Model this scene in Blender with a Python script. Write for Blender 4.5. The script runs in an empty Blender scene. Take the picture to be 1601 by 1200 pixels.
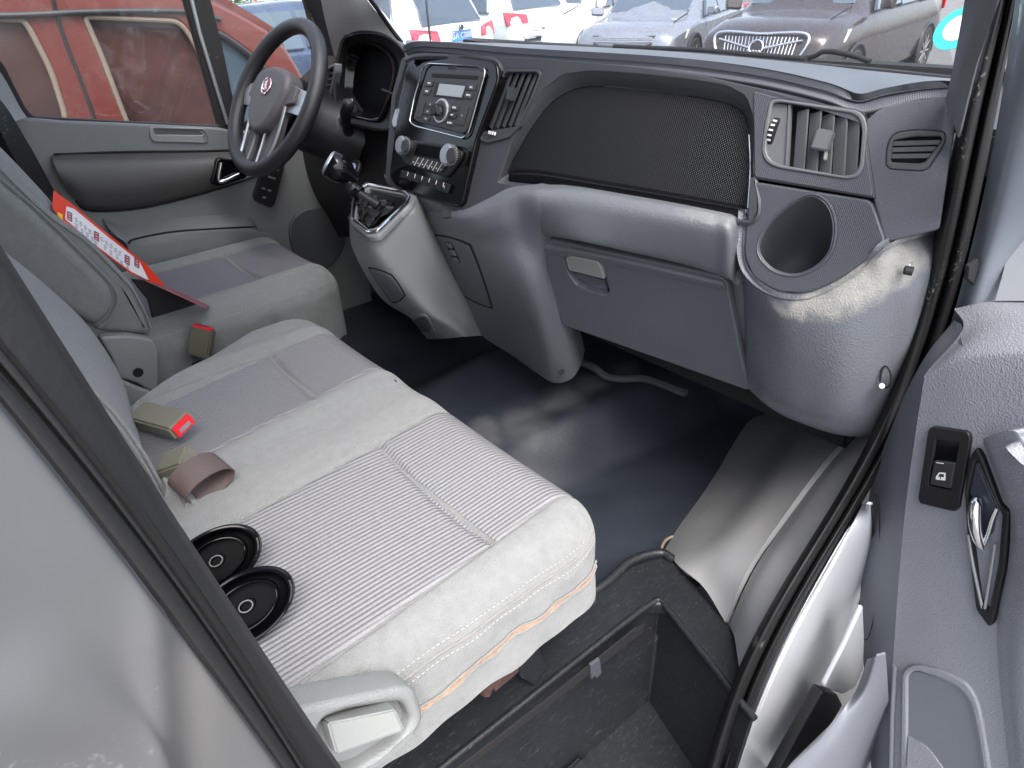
import bpy, bmesh, math, random
import numpy as np
from mathutils import Vector, Matrix
random.seed(7); np.random.seed(7)
S = bpy.context.scene
COL = S.collection

# ------------------------------------------------------------------ camera
FPX, W0, H0 = 1075.0, 1601.0, 1200.0
CX, CY = 800.5, 600.0
CAM = np.array([1.02, 0.0, 1.75])
def _dir(px, py):
    d = np.array([(px-CX)/FPX, -(py-CY)/FPX, -1.0]); return d/np.linalg.norm(d)
_a = _dir(-250, -50-.05*(-250-CX)); _b = _dir(CX, -50)
_up = np.cross(_b, _a); _up /= np.linalg.norm(_up)
if _up[1] < 0: _up = -_up
_X = -_a; _Z = _up; _Y = np.cross(_Z, _X)
ROT = np.array([_X, _Y, _Z])
cam = bpy.data.cameras.new('camera'); camo = bpy.data.objects.new('camera', cam); COL.objects.link(camo)
camo.matrix_world = Matrix([list(ROT[0])+[CAM[0]], list(ROT[1])+[CAM[1]], list(ROT[2])+[CAM[2]], [0, 0, 0, 1]])
cam.sensor_fit = 'HORIZONTAL'; cam.sensor_width = 36; cam.lens = 36*FPX/W0
cam.clip_start = .02; cam.clip_end = 800
S.camera = camo

# ------------------------------------------------------------------ sky, sun, exposure
SUN_EL, SUN_AZ = 58, -22          # azimuth measured from +X towards +Y of the direction TO the sun
w = bpy.data.worlds.new('World'); S.world = w; w.use_nodes = True
nt = w.node_tree; sky = nt.nodes.new('ShaderNodeTexSky'); sky.sky_type = 'NISHITA'; sky.sun_disc = False
sky.sun_elevation = math.radians(SUN_EL); sky.sun_rotation = math.radians(90-SUN_AZ)
sky.air_density = 1.0; sky.dust_density = 4.0; sky.ozone_density = 1.0
bg = nt.nodes['Background']; bg.inputs[1].default_value = .15
hs = nt.nodes.new('ShaderNodeHueSaturation'); hs.inputs['Saturation'].default_value = .55
nt.links.new(sky.outputs[0], hs.inputs['Color']); nt.links.new(hs.outputs[0], bg.inputs[0])
sl = bpy.data.lights.new('sun', 'SUN'); sl.energy = 1.05; sl.angle = math.radians(35); sl.color = (1, .975, .94)
so = bpy.data.objects.new('sun', sl); COL.objects.link(so)
az, el = math.radians(SUN_AZ), math.radians(SUN_EL)
so.rotation_euler = Vector((math.cos(az)*math.cos(el), math.sin(az)*math.cos(el), math.sin(el))).to_track_quat('Z', 'Y').to_euler()
S.view_settings.view_transform = 'Standard'; S.view_settings.look = 'None'
S.view_settings.exposure = 1.85; S.view_settings.gamma = 1; S.view_settings.use_curve_mapping = False
S.render.engine = 'CYCLES'
S.cycles.use_denoising = True; S.cycles.max_bounces = 8; S.cycles.transparent_max_bounces = 12
S.cycles.caustics_reflective = False; S.cycles.caustics_refractive = False
S.cycles.sample_clamp_indirect = 6

# ------------------------------------------------------------------ materials
M = {}
def mat(name, col, rough=.5, metal=0, spec=.5, grain=0, gscale=300, var=0, vscale=6, vcol=None, sheen=0, coat=0,
        speck=0, weave=0, wscale=260, ribs=0, emis=0, scr=0):
    m = bpy.data.materials.new(name); m.use_nodes = True; M[name] = m
    t = m.node_tree; N = t.nodes; L = t.links
    b = N['Principled BSDF']
    b.inputs['Base Color'].default_value = (*col, 1); b.inputs['Roughness'].default_value = rough
    b.inputs['Metallic'].default_value = metal; b.inputs['Specular IOR Level'].default_value = spec
    b.inputs['Sheen Weight'].default_value = sheen; b.inputs['Coat Weight'].default_value = coat
    tc = N.new('ShaderNodeTexCoord'); src = tc.outputs['Object']
    colout = None
    if var:
        n = N.new('ShaderNodeTexNoise'); n.inputs['Scale'].default_value = vscale; n.inputs['Detail'].default_value = 8; n.inputs['Roughness'].default_value = .65
        L.new(src, n.inputs[0]); r = N.new('ShaderNodeMapRange'); r.inputs[1].default_value = .3; r.inputs[2].default_value = .7
        L.new(n.outputs[0], r.inputs[0]); mx = N.new('ShaderNodeMix'); mx.data_type = 'RGBA'
        L.new(r.outputs[0], mx.inputs[0]); mx.inputs[6].default_value = (*[c*(1-var) for c in col], 1)
        mx.inputs[7].default_value = (*(vcol or [min(1, c*(1+var)) for c in col]), 1)
        colout = mx.outputs[2]
        rr = N.new('ShaderNodeMapRange'); rr.inputs[3].default_value = max(0.02, rough-.08); rr.inputs[4].default_value = min(1, rough+.08)
        L.new(n.outputs[0], rr.inputs[0]); L.new(rr.outputs[0], b.inputs['Roughness'])
    if speck:
        n = N.new('ShaderNodeTexNoise'); n.inputs['Scale'].default_value = 170; n.inputs['Detail'].default_value = 3; L.new(src, n.inputs[0])
        n2 = N.new('ShaderNodeTexNoise'); n2.inputs['Scale'].default_value = 9; L.new(src, n2.inputs[0])
        ad = N.new('ShaderNodeMath'); ad.operation = 'MULTIPLY'; L.new(n.outputs[0], ad.inputs[0]); L.new(n2.outputs[0], ad.inputs[1])
        r = N.new('ShaderNodeMapRange'); r.inputs[1].default_value = .40; r.inputs[2].default_value = .47; r.inputs[4].default_value = speck
        L.new(ad.outputs[0], r.inputs[0]); mx = N.new('ShaderNodeMix'); mx.data_type = 'RGBA'; L.new(r.outputs[0], mx.inputs[0])
        if colout: L.new(colout, mx.inputs[6])
        else: mx.inputs[6].default_value = (*col, 1)
        mx.inputs[7].default_value = (.45, .44, .42, 1); colout = mx.outputs[2]
    h = None
    if grain:
        v = N.new('ShaderNodeTexVoronoi'); v.inputs['Scale'].default_value = gscale; L.new(src, v.inputs[0])
        n = N.new('ShaderNodeTexNoise'); n.inputs['Scale'].default_value = gscale*.8; n.inputs['Detail'].default_value = 4; L.new(src, n.inputs[0])
        a = N.new('ShaderNodeMath'); a.operation = 'ADD'; L.new(v.outputs[0], a.inputs[0]); L.new(n.outputs[0], a.inputs[1]); h = a.outputs[0]
        bu = N.new('ShaderNodeBump'); bu.inputs['Strength'].default_value = grain; bu.inputs['Distance'].default_value = .0015
        L.new(h, bu.inputs['Height']); L.new(bu.outputs[0], b.inputs['Normal'])
    if weave:
        hs = []
        for rot in (.6, -.9):
            mp = N.new('ShaderNodeMapping'); mp.inputs['Rotation'].default_value = (0, rot, 0); L.new(src, mp.inputs[0])
            wv = N.new('ShaderNodeTexWave'); wv.inputs['Scale'].default_value = wscale/3.14; wv.bands_direction = 'X'; L.new(mp.outputs[0], wv.inputs[0]); hs.append(wv.outputs['Fac'])
        a = N.new('ShaderNodeMath'); a.operation = 'MULTIPLY'; L.new(hs[0], a.inputs[0]); L.new(hs[1], a.inputs[1])
        bu = N.new('ShaderNodeBump'); bu.inputs['Strength'].default_value = weave; bu.inputs['Distance'].default_value = .002
        L.new(a.outputs[0], bu.inputs['Height']); L.new(bu.outputs[0], b.inputs['Normal'])
        mx = N.new('ShaderNodeMix'); mx.data_type = 'RGBA'; L.new(a.outputs[0], mx.inputs[0])
        mx.inputs[6].default_value = (*[c*.7 for c in col], 1); mx.inputs[7].default_value = (*[c*1.35 for c in col], 1); colout = mx.outputs[2]
    if ribs:
        ge = N.new('ShaderNodeTexCoord')
        wv = N.new('ShaderNodeTexWave'); wv.bands_direction = 'X'; wv.inputs['Scale'].default_value = 20*(2*math.pi/20)/(ribs*2*math.pi)/ (1.0)
        # one band per «ribs» metres: wave period in coordinates is 2*pi/(20*Scale)
        wv.inputs['Scale'].default_value = 2*math.pi/(20*ribs)
        wv.inputs['Distortion'].default_value = .25; wv.inputs['Detail'].default_value = 1; wv.inputs['Detail Scale'].default_value = 3
        L.new(ge.outputs['Object'], wv.inputs[0])
        pw = N.new('ShaderNodeMath'); pw.operation = 'POWER'; pw.inputs[1].default_value = .45; L.new(wv.outputs['Fac'], pw.inputs[0])
        n = N.new('ShaderNodeTexNoise'); n.inputs['Scale'].default_value = 900; n.inputs['Detail'].default_value = 2; L.new(src, n.inputs[0])
        ml = N.new('ShaderNodeMath'); ml.operation = 'MULTIPLY_ADD'; ml.inputs[1].default_value = .25; L.new(n.outputs[0], ml.inputs[0]); L.new(pw.outputs[0], ml.inputs[2])
        bu = N.new('ShaderNodeBump'); bu.inputs['Strength'].default_value = .7; bu.inputs['Distance'].default_value = .0022
        L.new(ml.outputs[0], bu.inputs['Height']); L.new(bu.outputs[0], b.inputs['Normal'])
        mx = N.new('ShaderNodeMix'); mx.data_type = 'RGBA'; L.new(pw.outputs[0], mx.inputs[0])
        mx.inputs[6].default_value = (*[c*.68 for c in col], 1); mx.inputs[7].default_value = (*col, 1)
        # woven variation
        n3 = N.new('ShaderNodeTexNoise'); n3.inputs['Scale'].default_value = 600; L.new(src, n3.inputs[0])
        r3 = N.new('ShaderNodeMapRange'); r3.inputs[1].default_value = .3; r3.inputs[2].default_value = .7; r3.inputs[3].default_value = .82; r3.inputs[4].default_value = 1.12; L.new(n3.outputs[0], r3.inputs[0])
        vm = N.new('ShaderNodeVectorMath'); vm.operation = 'SCALE'; L.new(mx.outputs[2], vm.inputs[0]); L.new(r3.outputs[0], vm.inputs[3]); colout = vm.outputs[0]
    if scr:   # fine pale scratches and scuffs
        geo = N.new('ShaderNodeNewGeometry')
        mp = N.new('ShaderNodeMapping'); mp.inputs['Scale'].default_value = (60, 9, 30); mp.inputs['Rotation'].default_value = (.3, .5, .8); L.new(geo.outputs['Position'], mp.inputs[0])
        n = N.new('ShaderNodeTexNoise'); n.inputs['Scale'].default_value = 6; n.inputs['Detail'].default_value = 6; n.inputs['Distortion'].default_value = 1.5; L.new(mp.outputs[0], n.inputs[0])
        r = N.new('ShaderNodeMapRange'); r.inputs[1].default_value = .58; r.inputs[2].default_value = .75; r.inputs[4].default_value = scr; L.new(n.outputs[0], r.inputs[0])
        mx = N.new('ShaderNodeMix'); mx.data_type = 'RGBA'; L.new(r.outputs[0], mx.inputs[0])
        if colout: L.new(colout, mx.inputs[6])
        else: mx.inputs[6].default_value = (*col, 1)
        mx.inputs[7].default_value = (.28, .28, .28, 1); colout = mx.outputs[2]
    if colout is not None: L.new(colout, b.inputs['Base Color'])
    if emis: b.inputs['Emission Color'].default_value = (*col, 1); b.inputs['Emission Strength'].default_value = emis
    return m
def dust_sheen_patch(m, blobs, col, amt=.8, nscale=40, sharp=(.35, .6), warp=.03, cracks=0):
    """patches of dust, wear or sheen painted into the base colour: world-space blobs (centre, radii) broken up by noise"""
    t = m.node_tree; N = t.nodes; L = t.links; b = N['Principled BSDF']
    inp = b.inputs['Base Color']; old = inp.links[0].from_socket if inp.links else None
    geo = N.new('ShaderNodeNewGeometry'); tot = None
    wn = N.new('ShaderNodeTexNoise'); wn.inputs['Scale'].default_value = nscale*.6; wn.inputs['Detail'].default_value = 4; L.new(geo.outputs['Position'], wn.inputs[0])
    wo = N.new('ShaderNodeVectorMath'); wo.operation = 'MULTIPLY_ADD'; wo.inputs[1].default_value = (warp,)*3; L.new(wn.outputs['Color'], wo.inputs[0])
    wm = N.new('ShaderNodeVectorMath'); wm.operation = 'ADD'; wm.inputs[1].default_value = (-warp/2,)*3; L.new(geo.outputs['Position'], wm.inputs[0]); L.new(wm.outputs[0], wo.inputs[2])
    for c, r in blobs:
        mp = N.new('ShaderNodeMapping'); mp.vector_type = 'POINT'
        mp.inputs['Scale'].default_value = [1/x for x in r]; mp.inputs['Location'].default_value = [-c[i]/r[i] for i in range(3)]
        L.new(wo.outputs[0], mp.inputs[0])
        ln = N.new('ShaderNodeVectorMath'); ln.operation = 'LENGTH'; L.new(mp.outputs[0], ln.inputs[0])
        rr = N.new('ShaderNodeMapRange'); rr.inputs[1].default_value = 1.1; rr.inputs[2].default_value = .35; L.new(ln.outputs['Value'], rr.inputs[0])
        if tot is None: tot = rr.outputs[0]
        else:
            a = N.new('ShaderNodeMath'); a.operation = 'MAXIMUM'; L.new(tot, a.inputs[0]); L.new(rr.outputs[0], a.inputs[1]); tot = a.outputs[0]
    n = N.new('ShaderNodeTexNoise'); n.inputs['Scale'].default_value = nscale; n.inputs['Detail'].default_value = 9; n.inputs['Roughness'].default_value = .7; n.inputs['Distortion'].default_value = .6
    L.new(geo.outputs['Position'], n.inputs[0])
    ml = N.new('ShaderNodeMath'); ml.operation = 'MULTIPLY'; L.new(tot, ml.inputs[0])
    n_ = N.new('ShaderNodeMath'); n_.operation = 'ADD'; n_.inputs[1].default_value = .12; L.new(n.outputs[0], n_.inputs[0]); L.new(n_.outputs[0], ml.inputs[1])
    r = N.new('ShaderNodeMapRange'); r.inputs[1].default_value = sharp[0]; r.inputs[2].default_value = sharp[1]; r.inputs[4].default_value = amt; L.new(ml.outputs[0], r.inputs[0])
    mx = N.new('ShaderNodeMix'); mx.data_type = 'RGBA'; L.new(r.outputs[0], mx.inputs[0])
    if old: L.new(old, mx.inputs[6])
    else: mx.inputs[6].default_value = inp.default_value
    mx.inputs[7].default_value = (*col, 1)
    if cracks:
        vo = N.new('ShaderNodeTexVoronoi'); vo.feature = 'DISTANCE_TO_EDGE'; vo.inputs['Scale'].default_value = cracks; L.new(wo.outputs[0], vo.inputs[0])
        cr = N.new('ShaderNodeMapRange'); cr.inputs[1].default_value = .0; cr.inputs[2].default_value = .045; cr.inputs[3].default_value = .66; cr.inputs[4].default_value = 1; L.new(vo.outputs['Distance'], cr.inputs[0])
        sc = N.new('ShaderNodeVectorMath'); sc.operation = 'SCALE'; sc.inputs[0].default_value = col; L.new(cr.outputs[0], sc.inputs[3]); L.new(sc.outputs[0], mx.inputs[7])
    L.new(mx.outputs[2], inp)
    return m

mat('lower_grey', (.118, .127, .142), .44, grain=.5, gscale=560, var=.05, vscale=5)
mat('bulge_grey', (.135, .145, .165), .44, grain=.5, gscale=380, var=.08, vscale=5)
mat('lid_grey', (.095, .102, .118), .45, grain=.12, gscale=500, var=.06)
mat('gear_grey', (.17, .176, .182), .46, grain=.2, gscale=420, var=.06)
mat('dash_dark', (.038, .041, .048), .5, grain=.15, gscale=700, var=.1, vscale=4)
mat('dash_weave', (.062, .067, .082), .36, spec=.7, weave=.28, wscale=430)
mat('panel_weave', (.007, .008, .011), .34, spec=.3, weave=.6, wscale=330)
mat('side_dark', (.055, .06, .075), .5, grain=.35, gscale=900)
mat('cup_dark', (.06, .065, .075), .45, var=.1)
mat('vent_grey', (.11, .115, .125), .38, grain=.1, gscale=600)
mat('void', (.006, .006, .007), .8)
mat('black_plastic', (.014, .014, .016), .42, spec=.35, grain=.15, gscale=500)
mat('gloss_black', (.004, .004, .005), .09, spec=.35)
mat('screen_black', (.002, .002, .003), .5, spec=.08)
mat('lcd', (.30, .33, .35), .25)
mat('radio_button', (.03, .03, .033), .4)
mat('chrome', (.75, .76, .78), .12, metal=1)
mat('satin', (.45, .47, .49), .3, metal=.7)
mat('white_print', (.75, .75, .75), .5)
mat('rubber', (.020, .020, .021), .6, spec=.3, grain=.12, gscale=200, speck=.35)
mat('seal_black', (.012, .012, .013), .5, spec=.3, grain=.1, gscale=160, speck=.4)
mat('silver_paint', (.105, .11, .116), .36, metal=.1, spec=.4, var=.06, vscale=3, speck=.22, grain=.03, gscale=500)
mat('sill_paint', (.50, .52, .55), .3, metal=.1, coat=.5, var=.02, vscale=3)
mat('hinge_paint', (.21, .235, .27), .4, metal=.2, coat=.2)
mat('velour', (.225, .23, .228), .95, spec=.1, grain=.8, gscale=620, var=.09, vscale=60, sheen=.25)
mat('velour_side', (.235, .225, .215), .95, spec=.1, grain=.8, gscale=620, var=.1, vscale=40, sheen=.3)
mat('velour_dark', (.20, .209, .205), .95, spec=.1, grain=.8, gscale=620, var=.09, vscale=55, sheen=.25)
mat('rib_cloth', (.255, .253, .265), .95, spec=.1, ribs=.0080)
mat('rib_cloth_fine', (.21, .205, .225), .95, spec=.1, ribs=.0065)
mat('thread', (.34, .33, .31), .9)
mat('foam', (.38, .25, .175), .95, grain=.8, gscale=300, var=.25, vscale=60)
mat('seat_plastic', (.22, .228, .225), .42, grain=.4, gscale=500, var=.05)
mat('lever_plastic', (.28, .29, .28), .38, grain=.1)
mat('mat_rubber', (.022, .027, .038), .5, grain=.12, gscale=120, var=.2, vscale=5)
mat('step_black', (.013, .015, .018), .42, spec=.4, grain=.12, gscale=500, var=.15, vscale=8, scr=.16)
mat('kick_grey', (.235, .24, .25), .48, grain=.1, gscale=250, var=.07, vscale=6, vcol=(.27, .27, .272))
mat('door_grey', (.235, .245, .275), .5, grain=.5, gscale=420, var=.05)
mat('door_smooth', (.15, .16, .185), .5, grain=.1)
mat('far_door', (.165, .172, .172), .5, grain=.1, gscale=300, var=.05)
mat('far_door_dark', (.07, .072, .075), .5, grain=.1)
mat('pillar_trim', (.17, .175, .19), .6, grain=.4, gscale=600)
mat('pillar_left', (.74, .75, .76), .6, grain=.2, gscale=600)
mat('wheel_leather', (.022, .022, .025), .38, grain=.4, gscale=500)
mat('wheel_hub', (.085, .08, .085), .5, grain=.3, gscale=600)
mat('buckle_body', (.2, .195, .15), .4, grain=.1)
mat('buckle_dark', (.12, .115, .085), .45)
mat('buckle_red', (.75, .02, .035), .35)
mat('belt_brown', (.12, .088, .082), .38, grain=.5, gscale=900)
mat('rust', (.05, .025, .02), .8, grain=1, gscale=90, var=.5, vscale=30)
mat('paper_red', (.72, .05, .02), .35, coat=.5)
mat('paper_white', (.75, .75, .76), .35, coat=.5)
mat('paper_mark', (.12, .12, .13), .6)
mat('paper_yellow', (.8, .5, .03), .4)
mat('badge_red', (.30, .06, .08), .3)
mat('ring_blue', (.25, .28, .5), .3)
mat('teal', (.05, .45, .42), .4)
mat('asphalt', (.12, .12, .12), .9, grain=.6, gscale=40, var=.2, vscale=2)

def glass(name, col, rough, alpha_glossy, tint):
    m = bpy.data.materials.new(name); m.use_nodes = True; M[name] = m
    t = m.node_tree; N = t.nodes; L = t.links; N.remove(N['Principled BSDF'])
    tr = N.new('ShaderNodeBsdfTransparent'); tr.inputs[0].default_value = (*tint, 1)
    gl = N.new('ShaderNodeBsdfGlossy'); gl.inputs['Roughness'].default_value = rough
    lw = N.new('ShaderNodeLayerWeight'); pw = N.new('ShaderNodeMath'); pw.operation = 'POWER'; pw.inputs[1].default_value = 4; L.new(lw.outputs['Facing'], pw.inputs[0])
    fr = N.new('ShaderNodeMapRange'); fr.inputs[3].default_value = .03; fr.inputs[4].default_value = .5; L.new(pw.outputs[0], fr.inputs[0])
    mx = N.new('ShaderNodeMixShader'); L.new(fr.outputs[0], mx.inputs[0]); L.new(tr.outputs[0], mx.inputs[1]); L.new(gl.outputs[0], mx.inputs[2])
    last = mx
    if alpha_glossy:   # dust on the pane
        df = N.new('ShaderNodeBsdfDiffuse'); df.inputs[0].default_value = (.75, .75, .76, 1)
        tc = N.new('ShaderNodeTexCoord'); n = N.new('ShaderNodeTexNoise'); n.inputs['Scale'].default_value = 18; n.inputs['Detail'].default_value = 9; n.inputs['Roughness'].default_value = .75
        L.new(tc.outputs['Object'], n.inputs[0]); r = N.new('ShaderNodeMapRange'); r.inputs[1].default_value = .35; r.inputs[2].default_value = .85; r.inputs[3].default_value = alpha_glossy*.25; r.inputs[4].default_value = alpha_glossy
        L.new(n.outputs[0], r.inputs[0]); m2 = N.new('ShaderNodeMixShader'); L.new(r.outputs[0], m2.inputs[0]); L.new(mx.outputs[0], m2.inputs[1]); L.new(df.outputs[0], m2.inputs[2]); last = m2
    L.new(last.outputs[0], N['Material Output'].inputs[0])
    return m
glass('windscreen_glass', 0, .02, .15, (.98, .99, 1))
glass('side_glass', 0, .02, .04, (.93, .95, .95))
def car_paint(name, col, metal=.3):
    mat(name, col, .28, metal=metal, coat=.8, var=.05)
car_paint('paint_white', (.85, .86, .88), 0); car_paint('paint_maroon', (.15, .033, .026), .1); car_paint('paint_brown', (.055, .043, .042), .3)
car_paint('paint_dark', (.26, .28, .32), .4); car_paint('paint_pearl', (.65, .72, .73), .1); car_paint('paint_wine', (.16, .03, .045), .4); car_paint('paint_blue', (.06, .09, .16), .4)
mat('car_glass', (.06, .09, .12), .05, coat=1, spec=.8)
mat('van_glass', (.07, .035, .032), .04, spec=.9, var=.7, vscale=1.3, vcol=(.11, .05, .045))
mat('beige_frame', (.20, .155, .12), .6)
mat('tyre', (.03, .03, .03), .8)
mat('rim', (.6, .6, .62), .3, metal=.8)
mat('tail_red', (.55, .02, .05), .15, coat=1)
mat('lamp_clear', (.75, .78, .8), .1, coat=1)
mat('plate_blue', (.05, .22, .62), .4)
mat('dark_trim', (.03, .03, .035), .4)
mat('leaf', (.10, .17, .05), .6, var=.4, vscale=20)
mat('bark', (.12, .09, .06), .9)
mat('sign_red', (.65, .04, .04), .5); mat('sign_yellow', (.85, .75, .05), .5); mat('wall_white', (.7, .72, .75), .7, var=.08); mat('bulkhead_grey', (.22, .225, .23), .8)

# ------------------------------------------------------------------ helpers
def ray(px, py): return ROT @ np.array([(px-CX)/FPX, -(py-CY)/FPX, -1.0])
def at(px, py, x=None, y=None, z=None, d=None):
    """world point behind a photograph pixel whose real x, y or z (metres) or depth is known"""
    r = ray(px, py)
    if d is not None: return CAM + d*r
    for i, c in enumerate((x, y, z)):
        if c is not None: return CAM + (c-CAM[i])/r[i]*r
class PL:
    """a plane in the van, through three world points; lays out traced shapes on it"""
    def __init__(s, a, b, c):
        a, b, c = map(lambda v: np.array(v, float), (a, b, c)); s.o = a
        s.u = (b-a)/np.linalg.norm(b-a); n = np.cross(s.u, c-a); n /= np.linalg.norm(n)
        if n @ (CAM-a) < 0: n = -n
        s.n = n; s.v = np.cross(n, s.u)
    def pt(s, px, py, off=0):
        r = ray(px, py); o = s.o + s.n*off; t = ((o-CAM) @ s.n)/(r @ s.n); return CAM + t*r
    def uv(s, px, py, off=0):
        p = s.pt(px, py, off)-s.o; return np.array([p @ s.u, p @ s.v])
    def w(s, u, v, off=0): return s.o + s.u*u + s.v*v + s.n*off

def empty(name, loc, label, cat, group=None):
    e = bpy.data.objects.new(name, None); COL.objects.link(e); e.location = Vector(loc); e.empty_display_size = .05
    e['label'] = label; e['category'] = cat
    if group: e['group'] = group
    e['_o'] = list(map(float, loc)); return e
def tag(o, label, cat, group=None):
    o['label'] = label; o['category'] = cat
    if group: o['group'] = group
    return o
def org(p):
    while p is not None:
        if '_o' in p.keys(): return np.array(p['_o'])
        p = p.parent
    return np.zeros(3)
def finish(name, me, m, parent=None, smooth=True, recalc=False, origin=None):
    if recalc:
        bm = bmesh.new(); bm.from_mesh(me); bmesh.ops.recalc_face_normals(bm, faces=bm.faces); bm.to_mesh(me); bm.free()
    o_ = org(parent)
    if parent is None and origin is None:
        vs = np.array([v.co[:] for v in me.vertices]); origin = ((vs.min(0)+vs.max(0))/2); origin[2] = vs[:, 2].min()
    if origin is not None: o_ = np.array(origin)
    me.transform(Matrix.Translation(-Vector(o_)))
    me.materials.clear(); me.materials.append(M[m] if isinstance(m, str) else m)
    if smooth:
        for p in me.polygons: p.use_smooth = True
        try: me.set_sharp_from_angle(angle=math.radians(38))
        except Exception: pass
    ob = bpy.data.objects.new(name, me); COL.objects.link(ob)
    if parent is not None: ob.parent = parent
    else: ob.location = Vector(o_); ob['_o'] = [float(v) for v in o_]
    return ob
def mk(name, verts, faces, m, parent=None, smooth=True, recalc=True, origin=None):
    me = bpy.data.meshes.new(name); me.from_pydata([tuple(map(float, v)) for v in verts], [], faces); me.update()
    return finish(name, me, m, parent, smooth, recalc, origin)
def join(parts):
    """several (verts, faces) into one"""
    V, F = [], []
    for v, f in parts:
        k = len(V); V += [tuple(map(float, q)) for q in v]; F += [tuple(i+k for i in g) for g in f]
    return V, F
def crm(P, n):
    """Catmull-Rom resample of an (k, ...) array to n points"""
    P = np.array(P, float); k = len(P)
    if k == 2: t = np.linspace(0, 1, n); return P[0] + (P[1]-P[0])*t.reshape(-1, *([1]*(P.ndim-1)))
    E = np.concatenate([[2*P[0]-P[1]], P, [2*P[-1]-P[-2]]]); out = []
    for s in np.linspace(0, k-1, n):
        i = min(int(s), k-2); t = s-i; a, b, c, d = E[i], E[i+1], E[i+2], E[i+3]
        out.append(.5*((2*b)+(c-a)*t+(2*a-5*b+4*c-d)*t*t+(3*b-a-3*c+d)*t**3))
    return np.array(out)
def crm_closed(P, n):
    P = np.array(P, float); k = len(P); out = []
    for s in np.linspace(0, k, n, endpoint=False):
        i = int(s); t = s-i; a, b, c, d = P[(i-1) % k], P[i % k], P[(i+1) % k], P[(i+2) % k]
        out.append(.5*((2*b)+(c-a)*t+(2*a-5*b+4*c-d)*t*t+(3*b-a-3*c+d)*t**3))
    return np.array(out)
def grid_mesh(G):
    a, b = G.shape[:2]; V = G.reshape(-1, 3)
    F = [(i*b+j, i*b+j+1, (i+1)*b+j+1, (i+1)*b+j) for i in range(a-1) for j in range(b-1)]
    return V, F
def loft(name, rows, m, parent=None, su=40, sv=30, thick=.004, linear=False, origin=None):
    """smooth sheet through rows of points, given a real thickness away from the viewer"""
    G = np.array(rows, float); G = crm(G, sv); G = np.swapaxes(crm(np.swapaxes(G, 0, 1), su), 0, 1)
    if thick:
        du = np.gradient(G, axis=1); dv = np.gradient(G, axis=0); n = np.cross(du, dv); n /= (np.linalg.norm(n, axis=2, keepdims=True)+1e-12)
        mid = G[sv//2, su//2]
        if n[sv//2, su//2] @ (CAM-mid) < 0: n = -n
        B = G - n*thick
        V, F = grid_mesh(G); k = len(V); V2, F2 = grid_mesh(B)
        F = list(F) + [tuple(reversed([i+k for i in f])) for f in F2]
        a, b = G.shape[:2]
        per = [j for j in range(b)] + [i*b+b-1 for i in range(1, a)] + [(a-1)*b+j for j in range(b-2, -1, -1)] + [i*b for i in range(a-2, 0, -1)]
        F += [(per[i], per[(i+1) % len(per)], per[(i+1) % len(per)]+k, per[i]+k) for i in range(len(per))]
        V = np.concatenate([V, V2])
    else: V, F = grid_mesh(G)
    return mk(name, V, F, m, parent, origin=origin)
def rnd(P, r, seg=5):
    """round the corners of a closed 2D polygon"""
    P = [np.array(p, float) for p in P]; n = len(P); out = []
    for i in range(n):
        a, b, c = P[i-1], P[i], P[(i+1) % n]; da = a-b; dc = c-b; la, lc = np.linalg.norm(da), np.linalg.norm(dc)
        rr = min(r, la*.48, lc*.48)
        if rr < 1e-5: out.append(b); continue
        p0 = b+da/la*rr; p1 = b+dc/lc*rr
        for k in range(seg+1):
            t = k/seg; out.append((1-t)**2*p0+2*t*(1-t)*b+t*t*p1)
    return out
def panel(name, pl, outer, m, parent=None, holes=(), t=.004, off=0, bev=.001, r=.004, hr=None, smooth_out=False, smooth_hole=False, raw=False, origin=None, segs=2):
    """solid plate cut on a plane of the van: traced outline, holes, thickness t behind its face, bevelled edge"""
    cu = bpy.data.curves.new(name, 'CURVE'); cu.dimensions = '2D'; cu.fill_mode = 'BOTH'
    for k, poly in enumerate([outer]+list(holes)):
        P = [np.array(p, float) for p in poly] if raw else [pl.uv(p[0], p[1], off) for p in poly]
        if (k == 0 and smooth_out) or (k > 0 and smooth_hole): P = list(crm_closed(P, len(P)*6))
        else: P = rnd(P, r if k == 0 or hr is None else hr)
        s = cu.splines.new('POLY'); s.points.add(len(P)-1); s.use_cyclic_u = True
        for q, p in zip(s.points, P): q.co = (p[0], p[1], 0, 1)
    bev = min(bev, t*.49)
    cu.extrude = t/2-bev; cu.bevel_depth = bev; cu.bevel_resolution = segs; cu.offset = -bev
    ob = bpy.data.objects.new('tmp', cu); COL.objects.link(ob); dg = bpy.context.evaluated_depsgraph_get()
    me = bpy.data.meshes.new_from_object(ob.evaluated_get(dg)); bpy.data.objects.remove(ob); bpy.data.curves.remove(cu); me.name = name
    o = pl.o + pl.n*(off-t/2); mt = Matrix([[pl.u[i], pl.v[i], pl.n[i], o[i]] for i in range(3)]+[[0, 0, 0, 1]])
    me.transform(mt)
    return finish(name, me, m, parent, True, False, origin)
def ring(name, pl, outer, width, m, parent, off=0, h=.003, r=.006, smooth_out=False, closed=True):
    """raised bead following a traced line on a plane"""
    P = [pl.uv(*p, off) for p in outer]; P = list(crm_closed(P, len(P)*6)) if smooth_out else (rnd(P, r) if closed else list(crm(P, len(P)*5)))
    pts = [pl.w(p[0], p[1], off) for p in P]
    return tube(name, pts, width/2, m, parent, closed=closed, seg=8)
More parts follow.
